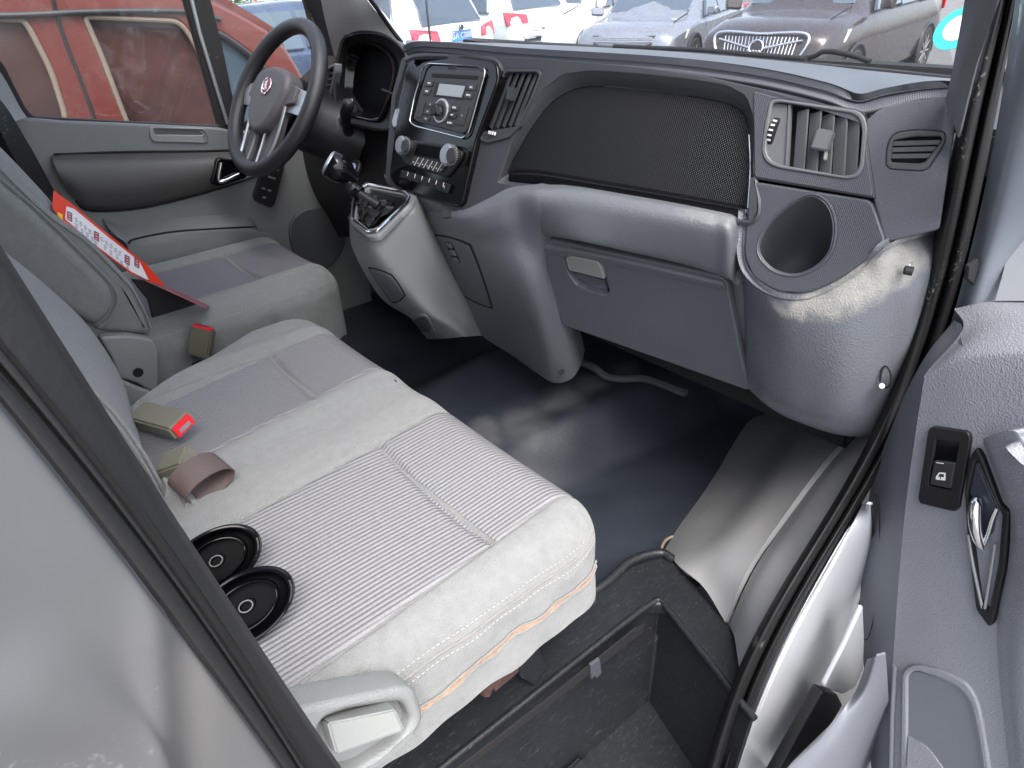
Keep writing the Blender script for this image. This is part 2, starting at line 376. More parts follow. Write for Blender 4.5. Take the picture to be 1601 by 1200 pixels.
def tube_vf(pts, rad, seg=12, closed=False, caps=True, flat=None):
    pts = np.array(pts, float); n = len(pts); rad = np.array(rad, float) if np.ndim(rad) else np.full(n, float(rad)); V = []; F = []
    up = np.array([0, 0, 1.0]); pn = None
    for i in range(n):
        t = (pts[(i+1) % n]-pts[i-1]) if closed else (pts[min(i+1, n-1)]-pts[max(i-1, 0)]); t = t/(np.linalg.norm(t)+1e-12)
        if pn is None:
            pn = np.cross(t, up)
            if np.linalg.norm(pn) < .1: pn = np.cross(t, [1, 0, 0])
        pn = pn - t*(pn @ t); pn /= np.linalg.norm(pn)+1e-12; b = np.cross(t, pn)
        for k in range(seg):
            a = 2*math.pi*k/seg; V.append(pts[i]+rad[i]*(math.cos(a)*pn+math.sin(a)*b))
    R = n if closed else n-1
    for i in range(R):
        for k in range(seg):
            a, b_ = i*seg+k, i*seg+(k+1) % seg; c, d = ((i+1) % n)*seg+(k+1) % seg, ((i+1) % n)*seg+k; F.append((a, b_, c, d))
    if not closed and caps: F.append(tuple(range(seg-1, -1, -1))); F.append(tuple((n-1)*seg+k for k in range(seg)))
    return V, F
def tube(name, pts, rad, m, parent=None, seg=12, closed=False, origin=None):
    return mk(name, *tube_vf(pts, rad, seg, closed), m, parent, origin=origin)
def box_vf(c, ax, h):
    """box with centre c, axes ax (3 unit vectors), half sizes h"""
    V = [c+sx*h[0]*ax[0]+sy*h[1]*ax[1]+sz*h[2]*ax[2] for sx in (-1, 1) for sy in (-1, 1) for sz in (-1, 1)]
    return V, [(0, 1, 3, 2), (4, 6, 7, 5), (0, 4, 5, 1), (2, 3, 7, 6), (0, 2, 6, 4), (1, 5, 7, 3)]
def bevel_me(me, w, seg=2):
    bm = bmesh.new(); bm.from_mesh(me); bmesh.ops.recalc_face_normals(bm, faces=bm.faces)
    bmesh.ops.bevel(bm, geom=[e for e in bm.edges], offset=w, segments=seg, affect='EDGES', clamp_overlap=True); bm.to_mesh(me); bm.free()
def solid(name, verts, faces, m, parent=None, bev=.002, seg=2, origin=None):
    me = bpy.data.meshes.new(name); me.from_pydata([tuple(map(float, v)) for v in verts], [], faces); me.update()
    if bev: bevel_me(me, bev, seg)
    return finish(name, me, m, parent, True, True, origin)
def box(name, lo, hi, m, parent=None, bev=.003, origin=None):
    lo, hi = np.array(lo, float), np.array(hi, float); V, F = box_vf((lo+hi)/2, np.eye(3), (hi-lo)/2)
    return solid(name, V, F, m, parent, bev, origin=origin)
def obox(name, c, ax, h, m, parent=None, bev=.002, origin=None):
    V, F = box_vf(np.array(c), ax, h); return solid(name, V, F, m, parent, bev, origin=origin)
def bar_vf(pl, a, b, w, t, off):
    """straight bar on a plane between two pixels: width w in the plane, thickness t"""
    p, q = pl.pt(*a, off), pl.pt(*b, off); d = q-p; L = np.linalg.norm(d); d /= L; s = np.cross(pl.n, d)
    return box_vf((p+q)/2 - pl.n*t/2, [d, s, pl.n], [L/2, w/2, t/2])
def bar(name, pl, a, b, w, t, off, m, parent, bev=.001):
    return solid(name, *bar_vf(pl, a, b, w, t, off), m, parent, bev)
def louvre_vf(pl, a, b, w, t, off, tilt):
    p, q = pl.pt(*a, off), pl.pt(*b, off); d = q-p; L = np.linalg.norm(d); d /= L; s = np.cross(pl.n, d)
    s2 = s*math.cos(tilt)+pl.n*math.sin(tilt); n2 = np.cross(d, s2)
    return box_vf((p+q)/2, [d, s2, n2], [L/2, w/2, t/2])
def lathe_vf(c, axis, prof, seg=40):
    """prof: list of (radius, height along axis)"""
    axis = np.array(axis, float)/np.linalg.norm(axis); a = np.cross(axis, [0, 0, 1.0])
    if np.linalg.norm(a) < .1: a = np.cross(axis, [1.0, 0, 0])
    a /= np.linalg.norm(a); b = np.cross(axis, a); V = []; F = []; n = len(prof)
    for r, h in prof:
        for k in range(seg):
            t = 2*math.pi*k/seg; V.append(np.array(c)+axis*h+max(r, 1e-5)*(math.cos(t)*a+math.sin(t)*b))
    for i in range(n-1):
        for k in range(seg): F.append((i*seg+k, i*seg+(k+1) % seg, (i+1)*seg+(k+1) % seg, (i+1)*seg+k))
    F.append(tuple(range(seg-1, -1, -1))); F.append(tuple((n-1)*seg+k for k in range(seg)))
    return V, F
def disc(name, pl, c, r, h, m, parent, off=0, bev=.001, seg=40):
    p = pl.pt(*c, off); return mk(name, *lathe_vf(p, pl.n, [(r, -.002), (r, h-bev), (r-bev, h)], seg), m, parent)
def text(name, s, pos, u, n, size, m, parent, t=.0004, align='CENTER'):
    cu = bpy.data.curves.new(name, 'FONT'); cu.body = s; cu.size = size; cu.extrude = t; cu.align_x = align; cu.align_y = 'CENTER'; cu.resolution_u = 2
    ob = bpy.data.objects.new('tmp', cu); COL.objects.link(ob); dg = bpy.context.evaluated_depsgraph_get()
    me = bpy.data.meshes.new_from_object(ob.evaluated_get(dg)); bpy.data.objects.remove(ob)
    u = np.array(u, float); u /= np.linalg.norm(u); n = np.array(n, float); n = n-u*(n @ u); n /= np.linalg.norm(n); v = np.cross(n, u)
    me.transform(Matrix([[u[i], v[i], n[i], pos[i]] for i in range(3)]+[[0, 0, 0, 1]]))
    return finish(name, me, m, parent, False, False)

from mathutils.bvhtree import BVHTree
def drape(name, targets, quad, m, parent, off=.0015, thick=.003, n=24, r=.12, bow=0):
    """thin patch laid on an existing surface inside four traced corners (rounded), standing off by its own height"""
    trees = []
    for t in targets:
        t_o = org(t); me = t.data; trees.append((BVHTree.FromPolygons([tuple(np.array(v.co)+t_o) for v in me.vertices], [tuple(p.vertices) for p in me.polygons]), me))
    a, b, c, d = [np.array(q, float) for q in quad]; G = []
    for i in range(n):
        row = []
        for j in range(n):
            u, v = 2*i/(n-1)-1, 2*j/(n-1)-1
            k = (1-r*v*v*u*u); uu, vv = (u*k+1)/2, (v*k+1)/2
            p = (a*(1-uu)+b*uu)*(1-vv)+(d*(1-uu)+c*uu)*vv; ry = ray(p[0], p[1]); ry /= np.linalg.norm(ry); best = None
            for T_, _ in trees:
                h = T_.ray_cast(Vector(CAM), Vector(ry))
                if h[0] is not None and (best is None or h[3] < best[1]): best = (np.array(h[0]), h[3], np.array(h[1]))
            if best is None: best = (row[-1] if row else G[-1][j], 0, -ry); row.append(best[0]); continue
            nn = best[2] if best[2] @ ry < 0 else -best[2]
            e = min(1, (1-max(abs(u), abs(v)))*n*.5); row.append(best[0]+nn*(off*(.35+.65*e) if off > 0 else off)+nn*bow*(1-u*u)*(1-v*v))
        G.append(row)
    return loft(name, G, m, parent, n, n, thick)

def smooth_px(P, n=60, deg=4):
    """digitised pixel polyline, smoothed and resampled by arc length"""
    P = np.array(P, float); L = np.concatenate([[0], np.cumsum(np.linalg.norm(np.diff(P, axis=0), axis=1))]); L /= L[-1]
    fx, fy = np.polyfit(L, P[:, 0], deg), np.polyfit(L, P[:, 1], deg); t = np.linspace(0, 1, 400); Q = np.stack([np.polyval(fx, t), np.polyval(fy, t)], 1)
    l = np.concatenate([[0], np.cumsum(np.linalg.norm(np.diff(Q, axis=0), axis=1))]); l /= l[-1]; u = np.linspace(0, 1, n)
    return np.stack([np.interp(u, l, Q[:, 0]), np.interp(u, l, Q[:, 1])], 1)

# ================================================================== SETTING: cabin floor, firewall, roof
Fp = PL(at(785, 95, y=.89), at(1345, 182, y=.97), at(1365, 310, y=.945))          # main fascia
Sp = PL(at(635, 85, y=.880), at(775, 95, y=.884), at(720, 320, y=.795))            # centre stack
Cp = PL(at(1172, 280, y=Fp.pt(1172, 280)[1]), at(1362, 311, y=.945), at(1260, 460, y=.905))  # cup-holder panel
SIDE = PL(at(1348, 183, y=.97), at(1485, 150, y=1.01), at(1385, 378, y=.945))      # end of the dashboard

def floor_z(x, y):
    s = lambda a, b, v: (lambda t: t*t*(3-2*t))(min(1, max(0, (v-a)/(b-a))))
    hump = .12*s(.11, -.04, x-.35*(y-1.0)*.4)*s(-.62, -.40, x)
    return .66 + hump*(.55+.45*s(.6, 1.2, y)) + .25*s(1.45, 1.75, y)
V = []; nx, ny = 180, 170
for j in range(ny):
    for i in range(nx):
        x = -1.32+(.42+1.32)*i/(nx-1); y = .0+1.8*j/(ny-1); z = floor_z(x, y); bl_ = math.exp(-((x+.0)/.22)**2-((y-.95)/.22)**2); z += bl_*(.006*math.sin(26*x+19*y+2*math.sin(9*y))+.004*math.sin(48*x-22*y))
        V.append((x, y, z+.0015*math.sin(x*37+y*11)*math.sin(y*29)))
m_mat = dust_sheen_patch(M['mat_rubber'], [(at(x, y, z=.72), (r_, r_*1.1, .2)) for x, y, r_ in ((700, 700, .07), (760, 690, .08), (820, 675, .09), (880, 650, .085), (930, 625, .07), (975, 605, .06))], (.15, .153, .158), .55, 14, (.12, .62), .09)  # pale band: sky sheen on the hump, painted into the mat colour
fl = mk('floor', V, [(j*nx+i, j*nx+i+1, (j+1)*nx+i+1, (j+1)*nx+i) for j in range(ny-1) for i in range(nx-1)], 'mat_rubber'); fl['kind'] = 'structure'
van = empty('van_body', (0, .5, .5), 'grey cabin shell of the van around the seats, silver pillar, sill and black door seals', 'van')
box('underfloor', (-1.4, -.6, .38), (.46, 1.85, .60), 'void', van)
box('firewall', (-1.4, 1.80, .45), (.72, 1.86, 1.52), 'void', van)
box('side_wall', (-1.42, -.6, .4), (-1.31, 1.85, 1.12), 'far_door_dark', van)
box('cowl_side', (.715, 1.14, .45), (.74, 1.85, 1.50), 'void', van)
box('roof_panel', (-1.40, -1.6, 2.36), (.80, .55, 2.42), 'wall_white', van, .01)
box('bulkhead', (-1.36, -.58, .6), (.62, -.52, 2.36), 'bulkhead_grey', van, .01)

# ---- raised grey kick trim beside the floor
rA = [at(1185, 632, z=.66), at(1150, 688, z=.66), at(1105, 762, z=.66), at(1062, 822, z=.665), at(1040, 858, z=.67)]
rA2 = [at(1235, 640, z=.72), at(1200, 705, z=.74), at(1140, 795, z=.745), at(1090, 850, z=.745), at(1062, 885, z=.735)]
rB = [at(1345, 672, x=.60), at(1290, 730, x=.60), at(1215, 832, x=.60), at(1168, 905, x=.61), at(1138, 978, x=.61)]
rBm = [.5*(a+b)+np.array([0, 0, .02]) for a, b in zip(rA2, rB)]
kick = loft('kick_trim', [rA, rA2, rBm, [p+np.array([-.006, 0, .004]) for p in rB]], 'kick_grey', van, 40, 40, .01)
SX = .69
inner = smooth_px([(1562, -40), (1552, 0), (1514, 142), (1495, 220), (1468, 350), (1440, 455), (1405, 577), (1372, 678), (1315, 759), (1261, 852), (1215, 930), (1165, 1030), (1136, 1095), (1103, 1200), (1085, 1270)], 80, 6)
outer = smooth_px([(1600, -40), (1587, 0), (1566, 142), (1552, 220), (1520, 350), (1492, 460), (1455, 577), (1412, 678), (1360, 768), (1312, 834), (1273, 915), (1213, 1025), (1172, 1130), (1142, 1200), (1124, 1270)], 80, 6)
nrm2 = outer-inner
def between(f, dx): return [at(*(p+(q-p)*f), x=SX+.028*f+dx) for p, q in zip(inner, outer)]
m_seal = dust_sheen_patch(M['seal_black'], [(at(1180, 1000, x=.70), (.03, .03, .03)), (at(1222, 935, x=.70), (.012, .03, .03))], (.25, .24, .22), .6, 90, (.5, .75))
loft('door_seal', [between(f, d) for f, d in ((-.04, -.012), (0, 0), (.08, .008), (.24, .013), (.42, .011), (.52, .002), (.56, -.003), (.60, .001), (.72, .005), (.86, .004), (.96, .0), (1, -.006))], 'seal_black', van, 160, 60, .006)
ks = [k for k, p in enumerate(inner) if 664 < p[1] < 1075][::4]
rSp = [at(inner[k][0]+2, inner[k][1], x=SX-.006) for k in ks]
rBo = list(crm([p+np.array([.004, 0, .006]) for p in rB], len(rSp)))
loft('sill_trim', [rBo, [.6*a+.4*b+np.array([0, 0, .012]) for a, b in zip(rBo, rSp)], rSp, [p+np.array([.004, 0, -.02]) for p in rSp]], 'kick_grey', van, 50, 24, .006)
# ---- silver sill and hinge pillar outside the seal
so2 = smooth_px([(1363, 790), (1360, 850), (1343, 955), (1316, 1010), (1266, 1115), (1228, 1205), (1195, 1280)], 40, 4)
ko = [k for k, p in enumerate(outer) if 775 < p[1]]; so1 = np.array([outer[k] for k in ko]); so1 = smooth_px(so1, 40, 4)
sf = lambda f, dx: [at(*(p+(q-p)*f), x=.714+.03*f+dx) for p, q in zip(so1, so2)]
loft('sill', [sf(-.10, -.01), sf(.02, .0), sf(.08, .006), sf(.2, .007), sf(.8, .004), sf(.95, 0), sf(1, -.006)], 'sill_paint', van, 60, 40, .006)
tube('sill_seam', sf(1.02, -.002), .0022, 'void', van)
s2 = PL(at(1345, 960, x=.79), at(1290, 1075, x=.79), at(1330, 1080, x=.80))
panel('wing_edge', s2, [(1350, 945), (1352, 1000), (1350, 1045), (1337, 1075), (1318, 1086), (1288, 1074), (1318, 1015)], 'sill_paint', van, t=.008, bev=.003, r=.01)
panel('drain_flap', s2, [(1288, 1080), (1310, 1086), (1318, 1102), (1300, 1132), (1238, 1192), (1200, 1260), (1210, 1220)], 'black_plastic', van, t=.02, off=-.006, bev=.003, r=.006)
hp = [[at(1590, -20, x=.75), at(1558, 200, x=.742), at(1520, 380, x=.735), at(1470, 560, x=.73), at(1420, 680, x=.73)],
      [at(1610, -20, x=.79), at(1580, 200, x=.78), at(1560, 380, x=.77), at(1520, 520, x=.765), at(1470, 660, x=.75)],
      [at(1660, -20, x=.83), at(1660, 200, x=.82), at(1650, 400, x=.81), at(1600, 500, x=.80), at(1540, 640, x=.79)]]
loft('hinge_pillar', hp, 'hinge_paint', van, 50, 30, .01)
dk = PL(at(1530, 380, x=.742), at(1560, 300, x=.742), at(1520, 450, x=.738))
panel('grommet', dk, [(1516, 415), (1530, 404), (1536, 425), (1526, 448), (1514, 436)], 'void', van, t=.006, off=.012, bev=.002, r=.004)
# passenger-side windscreen pillar
ap = [[at(1512, -30, y=.86), at(1508, 0, y=.88), at(1498, 60, y=.93), at(1487, 118, y=.97), at(1478, 158, y=1.0)],
      [at(1540, -30, y=.84), at(1532, 0, y=.86), at(1515, 60, y=.90), at(1500, 118, y=.945), at(1488, 185, y=.985)],
      [at(1568, -30, y=.83), at(1560, 0, y=.85), at(1540, 60, y=.89), at(1522, 118, y=.935), at(1498, 215, y=.985)]]
loft('windscreen_pillar', ap, 'pillar_trim', van, 30, 20, .003)
# driver-side windscreen pillar and roof rail
bp = [[at(498, -20, y=1.0), at(508, 30, y=1.05), at(522, 85, y=1.12), at(532, 130, y=1.15)],
      [at(535, -20, y=1.02), at(545, 20, y=1.06), at(560, 60, y=1.12), at(575, 100, y=1.15)],
      [at(560, -20, y=1.06), at(582, 10, y=1.1), at(606, 40, y=1.15), at(628, 72, y=1.18)]]
loft('windscreen_pillar', bp, 'pillar_left', van, 30, 20, .02)
tube('pillar_seal', [p+np.array([.004, -.01, 0]) for p in crm([at(568, -20, y=1.06), at(590, 8, y=1.1), at(612, 40, y=1.15), at(632, 66, y=1.18)], 12)], .006, 'seal_black', van)
loft('pillar_seal', [[at(468, -20, x=-1.24), at(490, 30, x=-1.24), at(508, 80, x=-1.24), at(525, 130, x=-1.24)], [at(500, -20, x=-1.2), at(512, 30, x=-1.2), at(524, 80, x=-1.2), at(536, 130, x=-1.2)]], 'seal_black', van, 20, 8, .02)
# ---- pillar and side panel next to the camera
LA = smooth_px([(-30, 352), (0, 395), (45, 465), (130, 595), (154, 640), (280, 830), (400, 1010), (525, 1193), (575, 1270)], 50, 2)
LG = smooth_px([(-45, 525), (0, 577), (60, 645), (130, 725), (196, 801), (245, 880), (345, 1022), (462, 1196), (512, 1270)], 50, 2)
LB = smooth_px([(-48, 570), (0, 623), (50, 690), (105, 756), (175, 850), (252, 948), (350, 1075), (437, 1196), (487, 1270)], 50, 2)
a = [at(*p, x=.665) for p in LA]; g = [at(*p, x=.69) for p in LG]; b = [at(*p, x=.70) for p in LB]
R3 = lambda f, dx: [at(*((1-f)*p+f*q), x=.665+.025*f+dx) for p, q in zip(LA, LG)]
R4 = lambda f, dx: [at(*((1-f)*p+f*q), x=.69+.010*f+dx) for p, q in zip(LG, LB)]
loft('pillar_seal', [[p+np.array([-.02, .002, 0]) for p in a], a, R3(.05, .005), R3(.12, .007), R3(.4, .007), R3(.7, .006), R3(.8, .003), R3(.84, .007), R3(.95, .006), R3(1, -.002)], 'rubber', van, 90, 60, .006)
loft('pillar_seal', [R4(0, -.002), R4(.1, .004), R4(.4, .006), R4(.75, .005), R4(.92, .002), R4(1.05, .0)], 'rubber', van, 90, 40, .006)
ridx = [0, 6, 12, 18, 24, 31, 37, 43, 49]; b = [b[k] for k in ridx]
m_sil = dust_sheen_patch(M['silver_paint'], [(at(300, 1150, x=.72), (.1, .09, .14))], (.13, .12, .112), .6, 14, (.1, .9))  # soft warm reflection painted into the silver colour
C1 = [(-150, 620), (-130, 700), (-60, 790), (10, 860), (75, 930), (160, 1000), (240, 1100), (300, 1200), (340, 1280)]
C2 = [(-260, 700), (-260, 780), (-200, 880), (-140, 960), (-60, 1050), (60, 1110), (200, 1150), (262, 1215), (300, 1290)]
C3 = [(-420, 800), (-420, 900), (-380, 1000), (-320, 1100), (-240, 1180), (-80, 1230), (60, 1260), (180, 1290), (230, 1330)]
C4 = [(-600, 1000), (-600, 1100), (-600, 1200), (-560, 1300), (-480, 1400), (-260, 1420), (-100, 1420), (60, 1420), (130, 1430)]
bb = [p+np.array([.0005, 0, 0]) for p in b]
spn_ = loft('side_panel', [bb, [.85*p+.15*q+np.array([.006, 0, 0]) for p, q in zip(bb, [at(*p, x=.712) for p in C1])], [at(*p, x=.712) for p in C1],
                    [at(*p, x=.722+dx) for p, dx in zip(C2, (0, 0, 0, 0, .001, .005, .0, -.003, -.004))], [at(*p, x=.73+dx) for p, dx in zip(C3, (0, 0, 0, 0, .0, -.006, -.006, .0, .0))], [at(*p, x=.735) for p in C4]], 'silver_paint', van, 120, 90, .01)

P1, P2 = at(243, 945, x=.722), at(264, 1230, x=.722); o_v = org(spn_)
for v_ in spn_.data.vertices:
    p = np.array(v_.co)+o_v; t = ((p-P1)[1:] @ (P2-P1)[1:])/((P2-P1)[1:] @ (P2-P1)[1:]); q = (P1+(P2-P1)*t)[1:]; sgn = np.sign((p[1:]-q)[0]); d = sgn*np.linalg.norm(p[1:]-q)
    if t > -.15: v_.co.x += min(1, (t+.15)*2.5)*(.0045*math.exp(-(d/.009)**2)-.003*math.exp(-((d-.018)/.01)**2))
# ---- entry step: black moulding with its well
ZP = PL([.5, .7, .72], [.6, .7, .72], [.5, .8, .72])
step = empty('entry_step', at(1000, 1000, z=.72), 'black moulded entry step with a deep well below the passenger bench', 'step')
led = [(1033, 868), (1062, 882), (1140, 972), (1172, 1040), (1146, 1078), (1040, 944), (1018, 944), (960, 985), (600, 1275), (440, 1275), (600, 1135), (850, 975), (935, 920), (985, 883)]
panel('ledge', ZP, led, 'step_black', step, t=.03, off=0, bev=.007, r=.012, segs=4)
tube('lip', [p+np.array([0, 0, .004]) for p in crm([at(800, 1000, z=.72), at(935, 922, z=.722), at(985, 880, z=.725), at(1030, 866, z=.722), at(1052, 876, z=.72)], 40)], .009, 'step_black', step)
edge = [(430, 1400), (600, 1272), (780, 1130), (900, 1035), (985, 968), (1019, 944), (1031, 939), (1042, 950), (1080, 998), (1115, 1042), (1150, 1088), (1180, 1125)]
top = crm([at(*p, z=.716) for p in edge], 60); bot = []
for i, p in enumerate(top):
    t = top[min(i+1, 59)]-top[max(i-1, 0)]; nn = np.array([t[1], -t[0], 0]); nn /= np.linalg.norm(nn)+1e-9
    bot.append(p+nn*.02+np.array([0, 0, -.27]))
ctr = at(900, 1250, z=.5)
rows = [list(top[::2]), [p+.02*(q-p)*0+np.array([0, 0, -.012])+(.006*(q-p)/np.linalg.norm(q-p)) for p, q in zip(top[::2], bot[::2])],
        [.5*p+.5*q for p, q in zip(top[::2], bot[::2])], bot[::2], ]
loft('well_wall', rows, 'step_black', step, 90, 30, .008)
tube('well_rim', [p+np.array([0, 0, .002]) for p in top], .006, 'step_black', step)
box('well_floor', (.30, .0, .42), (.80, .80, .447), 'step_black', step, .004)
box('tread', (.50, .0, .447), (.80, .55, .485), 'step_black', step, .012)
w1 = PL(at(1000, 1040, x=.505), at(900, 1120, x=.505), at(980, 1100, x=.505))
for off, mm in ((.003, 'void'),):
    panel('seam', w1, [(1010, 975), (1004, 990), (860, 1102), (650, 1262), (645, 1255), (855, 1094), (995, 981)], 'void', step, t=.003, off=off, bev=.0005, r=.001)
panel('clip', w1, [(924, 1040), (938, 1030), (941, 1052), (933, 1060), (930, 1056), (925, 1062)], 'cup_dark', step, t=.006, off=.009, bev=.001, r=.001)
ring('emboss', w1, [(812, 1172), (840, 1150), (848, 1158), (842, 1172), (820, 1190), (812, 1186)], .0012, 'step_black', step, off=.004)
ring('emboss', w1, [(820, 1170), (832, 1164), (828, 1176), (838, 1172)], .0012, 'step_black', step, off=.004, closed=False)
tube('screw', [at(1152, 1068, x=.68), at(1156, 1066, x=.665)], .008, 'void', step)
# pale edge of carpet foam showing at the corner
tube('foam_edge', crm([at(1052, 838, z=.70), at(1040, 845, z=.70), at(1034, 860, z=.70), at(1040, 873, z=.70)], 12), .003, 'beige_frame', van)

# ================================================================== DASHBOARD
dash = empty('dashboard', (0.15, 1.1, .8), 'dark grey dashboard with gloss black centre stack, glovebox and cup holder', 'dashboard')
def F_(px, py, off=0): return Fp.pt(px, py, off)
cols = [634, 652, 700, 780, 860, 1000, 1100, 1200, 1290, 1340]
lipy = [76, 70, 72, 79, 85, 94, 103, 117, 137, 153]
facy = [92, 86, 86, 92, 97, 106, 117, 133, 155, 173]
bky = [62, 63, 65, 67, 70, 77, 84, 93, 102, 108]
back = [at(x+ (8 if x > 1300 else 0), y, z=1.575) if False else at(x, y, y=(1.45 if x < 1300 else 1.38)) for x, y in zip(cols, bky)]
lip = [F_(x, y, -.024) for x, y in zip(cols, lipy)]
fac = [F_(x, y, -.001) for x, y in zip(cols, facy)]
fac2 = [F_(x, y+7, -.006) for x, y in zip(cols, facy)]
lip[-1] = at(1340, 154, y=1.0)
lip += [at(1385, 144, y=1.01), at(1440, 137, y=1.02), at(1500, 133, y=1.04)]; fac += [SIDE.pt(1385, 166, -.001), SIDE.pt(1440, 154, -.001), SIDE.pt(1500, 150, -.001)]; fac2 += [SIDE.pt(1385, 176, -.006), SIDE.pt(1440, 166, -.006), SIDE.pt(1500, 162, -.006)]
back += [at(1400, 114, y=1.34), at(1450, 119, y=1.3), at(1500, 124, y=1.27)]
m1 = [.5*p+.5*q+np.array([0, 0, .004]) for p, q in zip(back, lip)]
loft('top_pad', [back, m1, lip, [.5*(p+q)+np.array([0, -.002, .003]) for p, q in zip(lip, fac)], fac, fac2], 'dash_weave', dash, 90, 50, .01)
# end cap of the pad towards the pillar
s_top = [at(1345, 176, y=.985), at(1400, 152, y=.99), at(1450, 143, y=1.0), at(1492, 140, y=1.02)]
s_bk = [at(1345, 109, y=1.38), at(1400, 117, y=1.34), at(1450, 122, y=1.3), at(1492, 127, y=1.28)]
0 and loft('pad_end', [[p+np.array([0, 0, -.002]) for p in s_bk], [.5*p+.5*q+np.array([0, 0, .003]) for p, q in zip(s_bk, s_top)], s_top, [SIDE.pt(1350, 196, -.001), SIDE.pt(1400, 168, -.001), SIDE.pt(1450, 158, -.001), SIDE.pt(1492, 160, -.001)]], 'dash_weave', dash, 30, 24, .01)
box('dash_core', (-1.30, 1.12, 1.0), (.62, 1.5, 1.49), 'void', dash, .01)
box('cowl', (-1.38, 1.30, 1.42), (.70, 1.85, 1.50), 'black_plastic', dash, .01)
# main fascia with openings
gp = [(795, 272), (812, 232), (836, 192), (862, 160), (893, 141), (930, 134), (1000, 139), (1070, 148), (1125, 158), (1158, 172), (1170, 200), (1172, 262), (1169, 335), (1060, 316), (930, 296), (842, 284)]
gout = [(778, 285), (800, 222), (826, 172), (848, 140), (880, 116), (925, 110), (1000, 115), (1075, 123), (1135, 133), (1166, 150), (1178, 185), (1178, 262), (1176, 345), (1060, 330), (930, 308), (840, 296)]
vL = [(789, 107), (842, 108), (846, 114), (829, 160), (808, 200), (795, 215), (760, 224), (748, 218), (750, 205), (770, 150)]
vR = [(1203, 156), (1215, 154), (1340, 172), (1352, 182), (1356, 200), (1350, 262), (1342, 276), (1325, 280), (1215, 262), (1198, 254), (1190, 238), (1194, 200)]
fo = [(700, 84), (780, 88), (860, 92), (1000, 104), (1100, 118), (1200, 140), (1290, 166), (1350, 188), (1356, 215), (1368, 310), (1174, 278), (1172, 350), (1060, 334), (930, 312), (840, 300), (790, 300), (722, 340), (690, 340)]
fas = panel('fascia', Fp, fo, 'dash_dark', dash, holes=[gout, vL, vR], t=.02, bev=.0015, r=.003, hr=.006)
fw = [(1178, 142), (1290, 172), (1345, 190), (1353, 215), (1364, 307), (1180, 276)]
panel('vent_surround', Fp, fw, 'dash_weave', dash, holes=[vR], t=.003, off=.0016, bev=.001, r=.004, hr=.006)
# soft band sloping in to the gloss panel
go = [Fp.pt(p[0], p[1], 0) for p in gout]; gi = [Fp.pt(p[0], p[1], -.022) for p in gp]
O = crm_closed(go, 120); I = crm_closed(gi, 120); O = np.vstack([O, O[:1]]); I = np.vstack([I, I[:1]])
loft('recess_band', [list(O[::1]), list(.5*O+.5*I+Fp.n*.002), list(I)], 'dash_dark', dash, 240, 8, .004)
panel('trim_panel', Fp, gp, 'panel_weave', dash, t=.006, off=-.021, bev=.002, smooth_out=True)
# gloss strip under the woven panel
gs_top = [(797, 266), (842, 266), (930, 280), (1060, 302), (1166, 322)]; gs_bot = [(795, 286), (842, 290), (930, 303), (1060, 324), (1168, 342)]
loft('gloss_strip', [[Fp.pt(*p, -.018) for p in gs_top], [Fp.pt((p[0]+q[0])/2, (p[1]+q[1])/2-3, -.008) for p, q in zip(gs_top, gs_bot)], [Fp.pt(*p, -.012) for p in gs_bot]], 'gloss_black', dash, 50, 12, .004)
ring('gloss_bead', Fp, [(1171, 210), (1173, 262), (1169, 325)], .0022, 'satin', dash, off=-.016, closed=False)
# right air vent
mat('slat_dark', (.055, .058, .064), .45, spec=.4)
def vent(name, pl, hole, slats, wheel_pts, depth=.03):
    vt = panel(name, pl, hole, 'vent_grey' if hole is vR else 'dash_dark', dash, holes=[inset(pl, hole, .0045)], t=.014, off=.004, bev=.0015, r=.01, hr=.008)
    panel('cavity', pl, hole, 'void', vt, t=.004, off=-depth-.004, bev=.0005, r=.004)
    lo = [pl.pt(*p, 0) for p in hole]; d = [pl.pt(*p, 0)-pl.n*depth for p in hole]
    O = np.array(lo+[lo[0]]); D = np.array(d+[d[0]])
    loft('duct_wall', [list(O), list(D)], 'cup_dark', vt, 90, 4, .003)
    return vt
def inset(pl, poly, dpx):
    P = np.array([pl.uv(*p) for p in poly]); c = P.mean(0); Q = []
    for p in P:
        v = c-p; Q.append(p+v/np.linalg.norm(v)*dpx*1.4)
    out = []
    for q in Q: out.append(proj(pl.w(q[0], q[1])))
    return out
def proj(P):
    d = ROT.T @ (np.array(P)-CAM); return (CX-FPX*d[0]/d[2], CY+FPX*d[1]/d[2])
v1 = vent('air_vent', Fp, vR, None, None)
for (x0, y0), (x1, y1) in [((1256, 172), (1249, 266)), ((1276, 175), (1269, 270)), ((1296, 178), (1290, 273)), ((1316, 181), (1311, 276)), ((1335, 186), (1330, 277))]:
    solid('slat', *louvre_vf(Fp, (x0, y0), (x1, y1), .0215, .0025, -.006, .55), 'vent_grey', v1, .0008)
panel('vent_side', Fp, [(1199, 160), (1231, 163), (1228, 260), (1199, 252), (1194, 235)], 'vent_grey', v1, t=.01, off=-.002, bev=.001, r=.003)
bar('vent_bar', Fp, (1234, 162), (1229, 260), .004, .01, .001, 'vent_grey', v1)
obox('tab', Fp.pt(1287, 219, .006), [Fp.u, Fp.v, Fp.n], [.011, .0135, .008], 'vent_grey', v1, .002)
bar('tab_stem', Fp, (1291, 232), (1289, 250), .004, .006, .008, 'seat_plastic', v1)
for k, (x, y) in enumerate([(1216, 186), (1214, 196), (1213, 206), (1213, 216), (1214, 226)]):
    pass
wl = mk('thumb_wheel', *lathe_vf(Fp.pt(1214, 207, -.016)-Fp.u*.005, Fp.u, [(.020, 0), (.023, .0012), (.023, .009), (.020, .010)], 40), 'black_plastic', v1)
